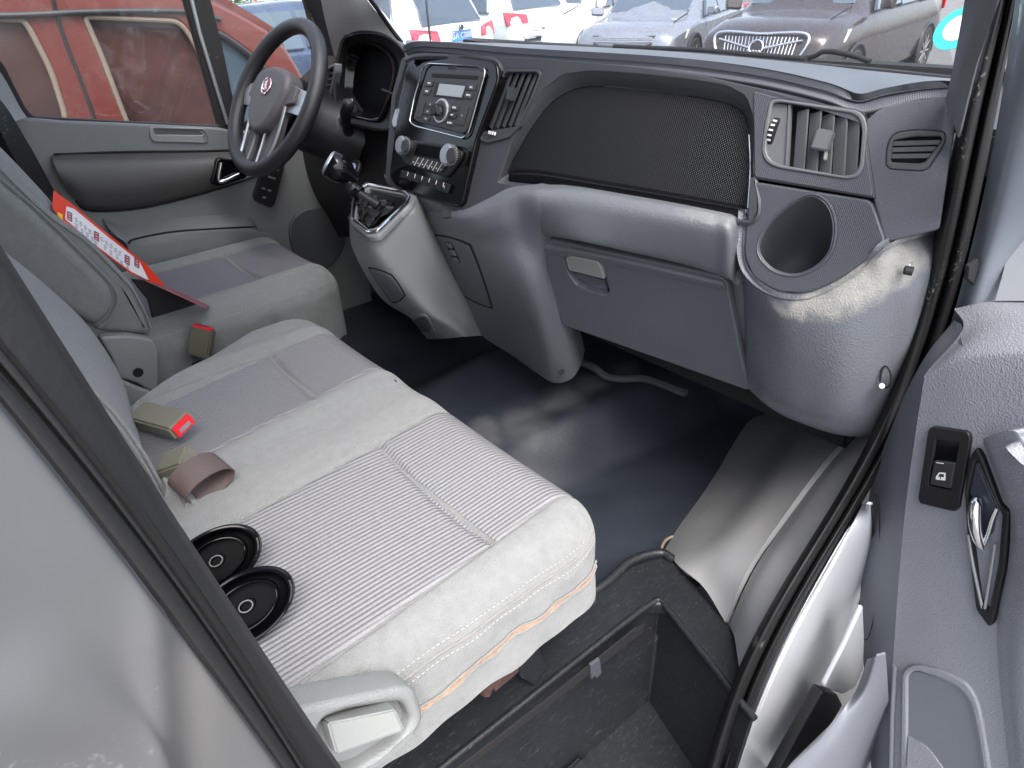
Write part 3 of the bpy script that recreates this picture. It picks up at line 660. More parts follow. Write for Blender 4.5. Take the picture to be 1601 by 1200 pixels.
for k in range(5):
    an = (k-2)*.30; c = Fp.pt(1214, 207, -.016)+Fp.n*math.cos(an)*.0232+Fp.v*math.sin(an)*.0232
    obox('wheel_mark', c, [Fp.u, Fp.v*math.cos(an)-Fp.n*math.sin(an), Fp.n*math.cos(an)+Fp.v*math.sin(an)], [.0028, .0012, .0005], 'white_print', v1, 0)
# vent left of the woven panel
v2 = vent('air_vent', Fp, vL, None, None)
panel('vent_face', Fp, [(752, 206), (815, 196), (797, 214), (760, 223), (749, 218)], 'dash_dark', v2, t=.008, off=.003, bev=.001, r=.002)
for (a_, b_) in [((800, 112), (767, 200)), ((810, 112), (777, 199)), ((820, 112), (787, 198)), ((830, 113), (797, 197)), ((839, 114), (806, 196))]:
    solid('slat', *louvre_vf(Fp, a_, b_, .0125, .002, -.004, .4), 'slat_dark', v2, .0006)
obox('tab', Fp.pt(800, 147, .005), [Fp.u, Fp.v, Fp.n], [.0085, .012, .007], 'dash_dark', v2, .002)
ws = mk('thumb_wheel', *lathe_vf(Fp.pt(775, 209, -.006)-Fp.v*.003, Fp.v, [(.013, 0), (.014, .001), (.014, .006), (.013, .007)], 30), 'black_plastic', v2)
for k in range(5):
    an = (k-2)*.32; c = Fp.pt(775, 209, -.006)+Fp.n*math.cos(an)*.0142+Fp.u*math.sin(an)*.0142
    obox('wheel_mark', c, [Fp.v, Fp.u*math.cos(an)-Fp.n*math.sin(an), Fp.n*math.cos(an)+Fp.u*math.sin(an)], [.003, .0012, .0005], 'white_print', v2, 0)
# cup-holder panel
cpo = [(1175, 283), (1357, 312), (1364, 318), (1385, 376), (1372, 392), (1350, 410), (1310, 438), (1262, 459), (1215, 456), (1178, 434), (1163, 400), (1166, 345)]
cph = [(1268, 303), (1290, 312), (1303, 332), (1307, 362), (1299, 395), (1276, 419), (1244, 431), (1212, 425), (1190, 406), (1184, 384), (1196, 356), (1215, 334), (1240, 314)]
panel('cup_panel', Cp, cpo, 'dash_weave', dash, holes=[cph], t=.012, bev=.003, r=.012, smooth_hole=True, segs=4)
co = crm_closed([Cp.pt(*p, -.002) for p in cph], 80); co = np.vstack([co, co[:1]]); cc = co.mean(0)
dn = np.array([-.03, .075, -.085]); rows = [list(co), list(cc+(co-cc)*.97+dn*.35), list(cc+(co-cc)*.85+dn*.75), list(cc+(co-cc)*.55+dn*1.0), list(cc+(co-cc)*.03+dn*1.05)]
loft('cup_pocket', rows, 'cup_dark', dash, 120, 24, .004)
ring('cup_rim', Cp, cph, .004, 'dash_weave', dash, off=-.0005, smooth_out=True)
# side end of the dash with its small vent
sv = [(1392, 215), (1402, 207), (1430, 203), (1468, 204), (1478, 208), (1478, 222), (1452, 262), (1442, 267), (1392, 264), (1385, 258), (1386, 232)]
svh = [(1397, 219), (1430, 213), (1470, 213), (1473, 218), (1447, 252), (1438, 255), (1393, 253)]
panel('dash_end', SIDE, [(1349, 192), (1372, 172), (1400, 162), (1450, 154), (1500, 152), (1494, 196), (1482, 270), (1469, 358), (1388, 378), (1383, 372), (1366, 313)], 'side_dark', dash, holes=[sv], t=.015, bev=.002, r=.005)
svp = panel('side_vent', SIDE, sv, 'dash_dark', dash, holes=[svh], t=.01, off=.001, bev=.0015, r=.006, hr=.003)
panel('cavity', SIDE, sv, 'void', svp, t=.003, off=-.022, bev=.0005)
for (a_, b_) in [((1394, 224), (1470, 222)), ((1394, 234), (1463, 232)), ((1393, 244), (1456, 243))]:
    solid('slat', *louvre_vf(SIDE, a_, b_, .006, .0018, -.003, .5), 'vent_grey', svp, .0005)

# ---- lower right bulge
up = [(1164, 335), (1162, 400), (1177, 433), (1215, 457), (1262, 460), (1310, 439), (1350, 411), (1386, 378), (1466, 359), (1490, 352)]
upr = [Cp.pt(*p, -.004) for p in up[:8]]+[at(1466, 358, x=.675), at(1495, 352, x=.69)]
lo_ = [at(1168, 602, y=1.03), at(1180, 613, y=1.02), at(1200, 630, y=1.0), at(1228, 648, y=1.0), at(1262, 662, y=1.0), at(1300, 675, y=1.01), at(1335, 681, y=1.03), at(1372, 678, y=1.06), at(1400, 655, y=1.10), at(1420, 640, y=1.12)]
mA = [at(1161, 430, y=.965), at(1164, 470, y=.955), at(1185, 490, y=.93), at(1220, 503, y=.905), at(1268, 505, y=.905), at(1318, 488, y=.915), at(1362, 465, y=.935), at(1400, 440, y=.96), at(1445, 425, x=.70), at(1470, 420, x=.70)]
mB = [at(1164, 520, y=.985), at(1170, 540, y=.975), at(1192, 565, y=.95), at(1225, 580, y=.935), at(1268, 590, y=.935), at(1315, 590, y=.94), at(1358, 580, y=.965), at(1392, 560, y=1.0), at(1420, 540, x=.70), at(1440, 535, x=.70)]
mC = [at(1166, 575, y=1.005), at(1174, 590, y=1.0), at(1196, 614, y=.975), at(1228, 632, y=.965), at(1264, 645, y=.965), at(1304, 655, y=.97), at(1345, 657, y=.995), at(1380, 645, y=1.04), at(1405, 622, y=1.09), at(1425, 605, y=1.1)]
dust_sheen_patch(M['bulge_grey'], [(at(x, y+6, y=yy), (r_*1.5, .07, r_*1.15)) for x, y, yy, r_ in ((1225, 474, .905, .014), (1248, 476, .905, .019), (1272, 475, .90, .024), (1296, 470, .90, .030), (1320, 460, .905, .034), (1344, 446, .915, .036), (1368, 430, .93, .038), (1392, 416, .945, .040), (1416, 405, .955, .040), (1440, 396, .97, .040), (1462, 390, .98, .036))], (.33, .32, .295), .85, 40, (.16, .62), .05, 0)  # paler beige blobs along the upper edge of the bulge
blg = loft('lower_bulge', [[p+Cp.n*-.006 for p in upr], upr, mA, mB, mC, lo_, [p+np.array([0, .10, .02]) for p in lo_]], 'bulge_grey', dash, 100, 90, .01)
pb = PL(at(1425, 425, x=.70), at(1440, 400, x=.70), at(1430, 450, x=.70))
tube('bolt_ring', [at(1427+7*math.cos(t), 424+14*math.sin(t), x=.688) for t in np.linspace(0, 2*math.pi, 24, endpoint=False)], .0012, 'satin', dash, closed=True)
mk('bolt', *lathe_vf(at(1427, 424, x=.700), [-1, -.5, 0.1], [(.006, 0), (.006, .010), (.004, .011)], 20), 'rubber', dash)
tube('cable_loop', crm([at(1375, 605, y=1.0), at(1390, 604, y=.985), at(1393, 585, y=.985), at(1385, 572, y=.985), at(1378, 580, y=.985), at(1376, 596, y=.985)], 24), .0014, 'void', dash)
tube('screw', [at(1378, 604, y=.985), at(1379, 603, y=.97)], .004, 'satin', dash)

# ---- centre leg, knee band
U = [[(655, 332, .815), (661, 346, .818), (668, 362, .825), (676, 380, .832), (700, 425, .86), (730, 480, .92), (757, 528, .97)],
     [(690, 330, .795), (695, 343, .79), (702, 360, .795), (712, 380, .805), (742, 440, .85), (780, 500, .92), (800, 555, .99)],
     [(724, 328, .785), (731, 342, .778), (739, 360, .785), (748, 382, .80), (782, 440, .84), (820, 510, .91), (838, 582, .985)],
     [(765, 309, .805), (772, 324, .792), (781, 350, .795), (793, 382, .815), (822, 442, .845), (850, 520, .91), (866, 598, .985)],
     [(797, 293, .828), (805, 307, .808), (813, 335, .812), (824, 378, .838), (846, 432, .868), (872, 505, .93), (893, 592, 1.0)],
     [(835, 288, .842), (842, 300, .818), (846, 328, .818), (848, 366, .848), (860, 425, .90), (889, 500, .965), (908, 570, 1.03)]]
U = [[at(a_, b_, y=c_) for a_, b_, c_ in r_] for r_ in U]
U.append([p+np.array([-.045, .06, 0]) if k > 3 else p+np.array([.010, .03, 0]) for k, p in enumerate(U[-1])])
leg = loft('centre_leg', U, 'lower_grey', dash, 90, 90, .008)
c1, c3 = U[1], U[3]
kx = [(835, 288), (900, 290), (980, 303), (1060, 317), (1115, 328), (1145, 335)]
tw = (1, 1, 1, 1, .95, .75)
kr0 = [Fp.pt(*p, -.012) for p in kx]
kr1 = [Fp.pt(p[0], p[1]+9, .015*t) for p, t in zip(kx, tw)]; kr2 = [Fp.pt(p[0]+(4 if k == 0 else 0), p[1]+36, .022*t) for k, (p, t) in enumerate(zip(kx, tw))]; kr3 = [Fp.pt(p[0]+(8 if k == 0 else 0), p[1]+d, o_) for k, (p, d, o_) in enumerate(zip(kx, (78, 84, 88, 92, 97, 101), (.012, .0, -.012, -.022, -.03, -.035)))]
kr0[0], kr1[0], kr2[0], kr3[0] = U[5][0], U[5][1], U[5][2], U[5][3]
kr0.append(at(1166, 338, y=.945)); kr1.append(at(1166, 352, y=.944)); kr2.append(at(1165, 385, y=.948)); kr3.append(at(1162, 432, y=.962))
kr4 = [p+np.array([0, .03, 0]) for p in kr3]
dust_sheen_patch(M['lower_grey'], [(F_(1120, 341, .02), (.11, .06, .013)), (F_(1158, 365, .02), (.015, .05, .03))], (.27, .27, .265), .5, 90, (.25, .8))  # paler tone on the crest and right end of the knee band
loft('knee_band', [kr0, kr1, kr2, kr3, kr4], 'lower_grey', dash, 80, 44, .008)
# strip between glovebox and bulge
sr = [[at(1128, 425, y=.945), at(1140, 445, y=.95), at(1150, 520, y=.985), at(1160, 600, y=1.03)], [at(1150, 425, y=.945), at(1156, 450, y=.95), at(1160, 520, y=.985), at(1172, 604, y=1.03)], [at(1168, 428, y=.958), at(1172, 450, y=.955), at(1174, 530, y=.985), at(1186, 614, y=1.03)]]
loft('glovebox_frame', sr, 'lower_grey', dash, 40, 14, .006)
GB = PL(at(840, 380, y=.872), at(1128, 435, y=.928), at(1160, 600, y=1.01))
gbo = [(832, 376), (845, 371), (1122, 430), (1136, 440), (1142, 470), (1160, 560), (1172, 612), (1060, 572), (890, 512), (880, 508), (856, 450)]
gb = panel('glovebox', GB, gbo, 'lid_grey', dash, holes=[[(880, 402), (890, 399), (938, 409), (944, 420), (952, 455), (946, 461), (915, 452), (900, 444), (890, 430)]], t=.016, off=.004, bev=.004, r=.012, hr=.006, segs=4)
loft('lid_edge', [[GB.pt(*p, .002) for p in [(835, 375), (900, 385), (1000, 405), (1130, 435)]], [GB.pt(p[0]+2, p[1]+8, .011) for p in [(835, 377), (900, 386), (1000, 407), (1130, 437)]], [GB.pt(p[0]+4, p[1]+17, .006) for p in [(837, 377), (900, 388), (1000, 408), (1132, 438)]]], 'lower_grey', gb, 50, 12, .003)
panel('latch_pocket', GB, [(876, 396), (946, 404), (956, 465), (912, 458)], 'lid_grey', gb, t=.003, off=-.016, bev=.0005)
lp = [(883, 403), (893, 400), (934, 409), (939, 418), (945, 437), (889, 423)]
loft('latch_bowl', [[GB.pt(*p, -.012) for p in [(888, 424), (915, 430), (945, 438)]], [GB.pt(*p, -.010) for p in [(894, 438), (920, 446), (949, 450)]], [GB.pt(*p, .003) for p in [(905, 446), (925, 454), (952, 459)]]], 'lid_grey', gb, 16, 12, .002)
panel('latch', GB, lp, 'seat_plastic', gb, t=.012, off=.009, bev=.0025, r=.005, segs=3)
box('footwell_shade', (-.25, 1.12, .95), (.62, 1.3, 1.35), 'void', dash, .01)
# fuse door on the leg
drape('fuse_gap', [leg], [(671, 361), (738, 378), (775, 488), (716, 461)], 'void', dash, off=.0006, thick=.002, r=.08)
fd = drape('fuse_door', [leg], [(674, 364), (735, 381), (771, 484), (718, 458)], 'lid_grey', dash, off=.0022, thick=.004, r=.08)
drape('catch_recess', [fd], [(694, 376), (707, 379), (722, 412), (710, 410)], 'void', fd, off=.0006, thick=.001, n=8)
for q in ([(697, 378), (705, 380), (709, 388), (701, 386)], [(702, 389), (711, 391), (715, 400), (706, 398)], [(707, 401), (716, 403), (719, 410), (711, 409)]):
    drape('catch', [fd], q, 'lower_grey', fd, off=.003, thick=.003, n=8)
tube('screw_hole', [at(878, 582, y=.99), at(879, 581, y=.97)], .006, 'void', dash)

# ---- gear console
gcon = empty('gear_console', at(590, 400, y=.72), 'light grey gear console pod with chrome trimmed opening below the radio', 'gear console')
Gp = PL(at(548, 345, y=.655), at(638, 306, y=.775), at(600, 288, y=.80))
g0 = [at(546, 348, y=.66), at(550, 385, y=.665), at(572, 430, y=.69), at(600, 470, y=.73), at(645, 500, y=.80), at(668, 530, y=.86)]
g1 = [at(560, 366, y=.64), at(568, 400, y=.645), at(596, 440, y=.675), at(634, 485, y=.74), at(670, 512, y=.80), at(695, 529, y=.85)]
g2 = [at(583, 372, y=.64), at(596, 400, y=.65), at(628, 440, y=.69), at(672, 490, y=.76), at(705, 512, y=.83), at(725, 526, y=.88)]
g3 = [at(622, 338, y=.71), at(636, 372, y=.72), at(672, 428, y=.775), at(702, 478, y=.84), at(730, 508, y=.90), at(742, 525, y=.94)]
g4 = [at(648, 308, y=.775), at(665, 345, y=.79), at(695, 405, y=.83), at(724, 462, y=.89), at(745, 500, y=.95), at(756, 524, y=.98)]
g5 = [at(656, 300, y=.82), at(672, 340, y=.85), at(704, 405, y=.89), at(734, 462, y=.95), at(755, 500, y=1.0), at(764, 524, y=1.03)]
dust_sheen_patch(M['gear_grey'], [(at(640, 330, y=.74), (.05, .05, .02))], (.4, .4, .38), .4, 60)
csh = loft('console_shell', [g0, g1, g2, g3, g4, g5], 'gear_grey', gcon, 70, 70, .008)
oo = [(546, 346), (552, 300), (572, 284), (640, 296), (650, 306), (642, 318), (592, 368), (575, 370)]
oi = [(556, 340), (560, 306), (577, 293), (628, 303), (636, 308), (630, 318), (588, 355), (576, 357)]
panel('console_top', Gp, oo, 'gear_grey', gcon, holes=[oi], t=.014, off=0, bev=.004, r=.012, hr=.008, segs=4)
om = [(551, 343), (556, 303), (575, 288), (633, 299), (641, 308), (635, 318), (590, 361), (576, 363)]
ring('chrome_trim', Gp, om, .007, 'chrome', gcon, off=.003, r=.01)
panel('console_floor', Gp, oo, 'void', gcon, t=.004, off=-.06, bev=.001, r=.01)
drape('cover_gap', [csh], [(570, 413), (614, 427), (637, 463), (614, 478)], 'void', gcon, off=.0006, thick=.002, r=.12)
drape('blank_cover', [csh], [(573, 416), (612, 429), (634, 462), (614, 475)], 'lid_grey', gcon, off=.002, thick=.004, r=.12)
drape('vent_rim', [csh], [(641, 492), (668, 488), (684, 520), (652, 524)], 'gear_grey', gcon, off=.003, thick=.004, r=.2)
drape('foot_vent', [csh], [(646, 495), (666, 491), (679, 516), (653, 520)], 'cup_dark', gcon, off=.0036, thick=.004, r=.2)
# shifter
shf = empty('gear_lever', at(590, 320, y=.745), 'black gear lever with a round knob ringed in chrome, rising from its crumpled boot', 'gear lever')
kc = at(527, 262, y=.70); bc = at(592, 322, y=.745)
kd = kc-bc; kd /= np.linalg.norm(kd); kn = (CAM-kc)/np.linalg.norm(CAM-kc)
kax = kd*.8+np.array([-.15, -.55, .25]); kax /= np.linalg.norm(kax)
mk('knob', *lathe_vf(kc-kax*.026, kax, [(.012, -.024), (.016, -.010), (.026, .003), (.032, .018), (.033, .03), (.0305, .042), (.024, .0475), (.001, .048)], 40), 'gloss_black', shf)
mk('knob_ring', *lathe_vf(kc-kax*.026, kax, [(.0245, .0460), (.0285, .0445), (.0285, .0465), (.0245, .0500), (.0195, .0512), (.019, .049)], 40), 'satin', shf)
for dx in (-.006, 0, .006):
    e1 = np.cross(kax, [0, 0, 1.0]); e1 /= np.linalg.norm(e1); e2 = np.cross(e1, kax)
    obox('gate_mark', kc+kax*.0235+e1*dx, [e1, e2, kax], [.0007, .006, .0004], 'white_print', shf, 0)
obox('gate_mark', kc+kax*.0235, [e1, e2, kax], [.006, .0007, .0004], 'white_print', shf, 0)
pts = crm([kc-kax*.03, at(548, 290, y=.715), at(565, 305, y=.725), bc], 20)
tube('stick', pts, [.011]*6+[.012, .014, .016, .015, .013, .012]+[.011]*8, 'black_plastic', shf)
tube('collar', [pts[10], pts[12]], .0175, 'gloss_black', shf)
# boot
seg, rw = 96, 30; V = []; F = []
bo = crm_closed([Gp.pt(*p, -.004) for p in oi], seg)
for i in range(rw):
    t = i/(rw-1); c = bc*(1)+Gp.n*0
    for k in range(seg):
        fold = 1+(.16*math.sin(k*.46+i*.6)+.10*math.sin(k*.95-i*1.0)+.10*math.sin(i*1.15+k*.15))*math.sin(math.pi*min(1, t+.15))
        q = bo[k]-bo.mean(0); s = ((1-t)**1.3*.64+.20)*(.35+.65*(1-t))+.02
        base = Gp.pt(580, 332, -.035)*(1-t)+(pts[12])*t; V.append(base+q*s*fold+Gp.n*(.010*math.sin(math.pi*t)))
for i in range(rw-1):
    for k in range(seg): F.append((i*seg+k, i*seg+(k+1) % seg, (i+1)*seg+(k+1) % seg, (i+1)*seg+k))
mat('boot_leather', (.010, .010, .011), .5, spec=.3, grain=.2, gscale=300)
mk('boot', V, F, 'boot_leather', shf)

loft('console_neck', [[Sp.pt(600, 272, -.02), Sp.pt(640, 292, -.02), Sp.pt(690, 312, -.02), Sp.pt(724, 318, -.02)], [Sp.pt(606, 286, -.004), Sp.pt(640, 301, -.004), Sp.pt(690, 319, -.004), Sp.pt(722, 326, -.004)], [at(610, 296, y=.81), at(650, 315, y=.805), at(685, 332, y=.80), at(722, 336, y=.785)], [at(640, 310, y=.83), at(660, 340, y=.83), at(690, 345, y=.81), at(722, 345, y=.80)]], 'lower_grey', dash, 40, 24, .006)
# ---- centre stack
sp = lambda *p: Sp.pt(*p)
so_ = [(640, 92), (650, 84), (700, 84), (768, 92), (777, 100), (779, 125), (745, 215), (722, 318), (716, 323), (690, 318), (640, 300), (614, 288), (608, 275), (618, 195), (628, 130)]
stk = panel('centre_stack', Sp, so_, 'gloss_black', dash, t=.03, off=.009, bev=.004, r=.012, segs=4)
stackside = panel('stack_shroud', Sp, [(p[0]+(-7 if p[0] < 690 else 4), p[1]+(-3 if p[1] < 200 else 1)) for p in so_], 'dash_dark', dash, t=.07, off=.002, bev=.003, r=.016)
# left narrow vent
nv = [(634, 100), (652, 98), (655, 104), (634, 175), (622, 205), (614, 200), (618, 150)]
nvp = PL(at(645, 98, y=.88), at(612, 98, y=.91), at(625, 200, y=.85))
nvo = [(628, 90), (655, 88), (650, 130), (618, 300), (606, 285), (604, 240), (612, 150)]
panel('stack_cheek', Sp, nvo, 'dash_dark', dash, t=.02, off=.003, bev=.002, r=.006)
v3 = panel('air_vent', Sp, nv, 'void', dash, t=.006, off=.006, bev=.001, r=.004)
for k in range(4):
    a_ = (637+k*4.5, 103); b_ = (620+k*4.2, 178); bar('slat', Sp, a_, b_, .0035, .003, .009, 'cup_dark', v3, .0005)
wn = panel('vent_dial', Sp, [(618, 170), (626, 168), (622, 195), (615, 200), (612, 190)], 'satin', dash, t=.004, off=.009, bev=.0015, r=.003)
# radio
RO = .0205
ro = [(667, 112), (674, 108), (745, 110), (756, 113), (752, 125), (728, 205), (722, 209), (652, 190), (646, 185), (655, 150)]
rf = [(662, 104), (670, 99), (745, 103), (758, 108), (757, 118), (732, 208), (724, 216), (650, 197), (640, 190), (648, 150)]
tr = ring('radio_trim', Sp, rf, .0035, 'chrome', dash, off=.014, r=.008)
radio = panel('radio', Sp, ro, 'radio_button', dash, t=.014, off=RO-.004, bev=.002, r=.005)
O1 = RO-.003
panel('disc_slot', Sp, [(676, 114), (748, 118), (746, 124), (674, 120)], 'void', radio, t=.002, off=O1, bev=.0004, r=.0005)
panel('screen_frame', Sp, [(682, 128), (730, 133), (723, 156), (676, 150)], 'black_plastic', radio, t=.002, off=O1, bev=.0006, r=.002)
panel('screen', Sp, [(687, 130), (727, 134), (721, 152), (682, 148)], 'lcd', radio, t=.002, off=O1+.001, bev=.0004, r=.001)
def btn(poly, mark=None, par=None, off=None, mm='radio_button'):
    o = off or O1+.001
    b_ = panel('button', Sp, poly, mm, par or radio, t=.003, off=o, bev=.0008, r=.0012)
    if mark:
        c = np.mean(poly, axis=0); p = Sp.pt(c[0], c[1], o+.0002)
        text('mark', mark, p, Sp.u, Sp.n, .0052, 'white_print', b_)
btn([(667, 125), (678, 126), (675, 135), (664, 134)], 'BND'); btn([(663, 137), (674, 138), (671, 148), (660, 147)], 'MAX')
btn([(731, 130), (745, 132), (742, 142), (728, 140)], 'SRC'); btn([(727, 142), (740, 144), (737, 155), (724, 153)], 'MUTE')
btn([(656, 157), (665, 158), (658, 184), (650, 182)]); btn([(667, 158), (680, 160), (677, 168), (665, 166)], '4'); btn([(664, 168), (676, 170), (673, 180), (661, 178)], 'F.1'); btn([(661, 181), (672, 183), (670, 190), (659, 187)], 'Fn')
btn([(704, 163), (718, 165), (716, 173), (702, 171)], 'RDM'); btn([(701, 174), (715, 176), (712, 185), (699, 183)], 'RPT'); btn([(698, 187), (710, 189), (708, 197), (696, 194)], 'LOUD'); btn([(720, 165), (732, 167), (724, 196), (712, 194)], '1')
disc('dial_ring', Sp, (690, 173), .0235, .003, 'satin', radio, off=O1)
disc('dial', Sp, (690, 173), .0195, .005, 'radio_button', radio, off=O1)
disc('volume_knob', Sp, (688, 173), .0115, .017, 'black_plastic', radio, off=O1, bev=.002)
disc('knob_cap', Sp, (686, 173), .0075, .001, 'dash_dark', radio, off=O1+.0175)
# climate panel
mat('knob_silver', (.34, .35, .36), .25, metal=.8)
clim = panel('climate_panel', Sp, [(628, 216), (700, 226), (722, 236), (720, 246), (702, 272), (696, 277), (635, 258), (622, 240), (621, 228)], 'black_plastic', dash, t=.008, off=.0165, bev=.003, r=.008, segs=3)
panel('climate_display', Sp, [(653, 224), (697, 231), (690, 249), (647, 241)], 'screen_black', clim, t=.002, off=.0178, bev=.0005, r=.001)
for c, r_ in (((634, 228), .0185), ((706, 243), .0205)):
    kn_ = disc('climate_knob', Sp, c, r_, .016, 'knob_silver', clim, off=.0165, bev=.003)
    p = Sp.pt(c[0], c[1], .0165)
    for k in range(28):
        an = 2*math.pi*k/28; dd = Sp.u*math.cos(an)+Sp.v*math.sin(an); obox('knurl', p+dd*r_+Sp.n*.007, [dd, np.cross(Sp.n, dd), Sp.n], [.0006, .0010, .006], 'satin', kn_, 0)
    disc('knob_cap', Sp, (c[0]-1, c[1]-.5), r_*.72, .0012, 'radio_button', kn_, off=.0325)
a0, a1, b0, b1 = np.array([647, 244.]), np.array([698, 257.]), np.array([640, 256.]), np.array([690, 270.])
for k in range(7):
    t0, t1 = k/7+.012, (k+1)/7-.012; q = [tuple(a0+(a1-a0)*t0), tuple(a0+(a1-a0)*t1), tuple(b0+(b1-b0)*t1), tuple(b0+(b1-b0)*t0)]
    btn(q, None, clim, .0195, 'radio_button')
    if k: bar('button_divider', Sp, tuple(a0+(a1-a0)*k/7), tuple(b0+(b1-b0)*k/7), .0009, .001, .0203, 'white_print', clim, 0)
    cq = np.mean(q, axis=0); disc('button_light', Sp, (cq[0]-1, cq[1]+2), .0012, .0004, 'white_print', clim, off=.0197, bev=.0001, seg=12)
a0, a1, b0, b1 = np.array([627, 265.]), np.array([705, 288.]), np.array([624, 276.]), np.array([700, 302.])
for k in range(7):
    t0, t1 = k/7+.008, (k+1)/7-.008; q = [tuple(a0+(a1-a0)*t0), tuple(a0+(a1-a0)*t1), tuple(b0+(b1-b0)*t1), tuple(b0+(b1-b0)*t0)]
    btn(q, None, stk, .0155, 'black_plastic')
    if k: bar('button_divider', Sp, tuple(a0+(a1-a0)*k/7), tuple(a0+(a1-a0)*k/7+(b0-a0)*.6), .0011, .001, .0163, 'white_print', stk, 0)
disc('button_light', Sp, (694, 292), .0028, .0006, 'satin', stk, off=.0157, bev=.0002, seg=16)

# ---- driver side of the dash
CL = PL(at(530, 120, y=1.0), at(620, 120, y=1.0), at(560, 180, y=.97))
co_ = [(524, 150), (526, 105), (534, 68), (548, 54), (575, 50), (604, 57), (628, 78), (636, 100), (628, 150), (610, 200), (560, 196), (530, 185)]
ci_ = [(537, 150), (540, 108), (547, 82), (558, 72), (576, 69), (598, 76), (614, 94), (618, 118), (608, 155), (594, 184), (565, 182), (543, 174)]
Oc = crm_closed([CL.pt(*p, .035) for p in co_], 80); Ic = crm_closed([CL.pt(*p, 0) for p in ci_], 80); Bk = crm_closed([CL.pt(*p, -.0) for p in co_], 80)
cl3 = lambda A_: list(np.vstack([A_, A_[:1]]))
clus = loft('cluster_hood', [cl3(Bk-CL.n*.09+np.array([0, 0, -.01])), cl3(Oc+(Oc-Oc.mean(0))*.015-CL.n*.012), cl3(Oc), cl3(.8*Oc+.2*Ic-CL.n*.004), cl3(Ic)], 'black_plastic', dash, 140, 24, .004)
loft('gloss_bezel', [cl3(.22*Oc+.78*Ic+CL.n*.003), cl3(Ic+CL.n*.006), cl3(Ic+(Ic.mean(0)-Ic)*.13-CL.n*.02)], 'gloss_black', clus, 140, 10, .003)
panel('instrument_screen', CL, ci_, 'screen_black', clus, t=.004, off=-.02, bev=.001, smooth_out=True)
tube('stalk', [at(598, 140, y=.97), at(612, 146, y=.96), at(618, 147, y=.95)], .004, 'black_plastic', clus)
dv = [[at(440, 150, y=1.12), at(500, 95, y=1.08), at(524, 90, y=1.04), at(540, 120, y=1.02), at(600, 190, y=1.0), at(640, 180, y=.95)],
      [at(440, 240, y=1.02), at(480, 200, y=1.0), at(520, 190, y=.99), at(560, 200, y=.98), at(600, 215, y=.96), at(632, 230, y=.90)],
      [at(450, 300, y=1.02), at(480, 290, y=1.0), at(520, 290, y=.99), at(560, 290, y=.97), at(600, 290, y=.93), at(640, 290, y=.87)],
      [at(470, 380, y=1.10), at(500, 370, y=1.08), at(530, 370, y=1.06), at(570, 370, y=1.02), at(600, 370, y=1.0), at(660, 350, y=.95)]]
loft('driver_fascia', dv, 'black_plastic', dash, 50, 40, .01)
dp = PL(at(505, 150, y=.99), at(525, 150, y=.98), at(512, 100, y=1.0))
v4 = panel('air_vent', dp, [(510, 105), (524, 98), (524, 112), (516, 150), (504, 153), (500, 145)], 'vent_grey', dash, holes=[[(512, 109), (521, 104), (521, 113), (514, 145), (506, 147)]], t=.02, off=.03, bev=.002, r=.006, hr=.004)
panel('cavity', dp, [(510, 105), (524, 98), (524, 112), (516, 150), (504, 153), (500, 145)], 'void', v4, t=.004, off=.018, bev=.0005)
for k in range(4): bar('slat', dp, (509-k*.6, 116+k*9), (522-k*1.6, 113+k*9), .004, .002, .026, 'cup_dark', v4, .0004)
# steering column shroud, ignition, stalk
col0 = at(430, 160, x=-.93); col1 = at(545, 215, y=.95)
shr = mk('column_shroud', *tube_vf(crm([at(455, 175, y=.86), at(490, 190, y=.90), at(530, 205, y=.96), at(575, 225, y=1.02)], 16), [.075, .08, .082, .085, .088, .09, .09, .09, .092, .092, .094, .095, .095, .095, .095, .095], 32), 'black_plastic', dash)
disc('column_screw', PL(at(488, 186, y=.80), at(500, 186, y=.80), at(488, 170, y=.81)), (488, 186), .006, .002, 'satin', shr)
igp = PL(at(552, 268, y=.90), at(570, 268, y=.905), at(552, 250, y=.92))
disc('ignition_bezel', igp, (553, 266), .030, .006, 'black_plastic', dash, bev=.002)
disc('ignition_ring', igp, (552, 266), .018, .008, 'ring_blue', dash, bev=.001)
disc('ignition_lock', igp, (552, 266), .0125, .0095, 'satin', dash, bev=.001)
disc('key_slot', igp, (552, 266), .0045, .0101, 'void', dash, bev=.0002, seg=8)
wp = PL(at(543, 170, y=.90), at(560, 170, y=.90), at(543, 150, y=.90))
tube('wiper_stalk', crm([at(548, 210, y=.955), at(542, 196, y=.93), at(541, 178, y=.91), at(544, 166, y=.90), at(545, 158, y=.897)], 16), [.022, .021, .016, .0125, .012, .0125, .0145, .016, .0165, .016, .0155, .0155, .015, .0145, .013, .008], 'black_plastic', dash)

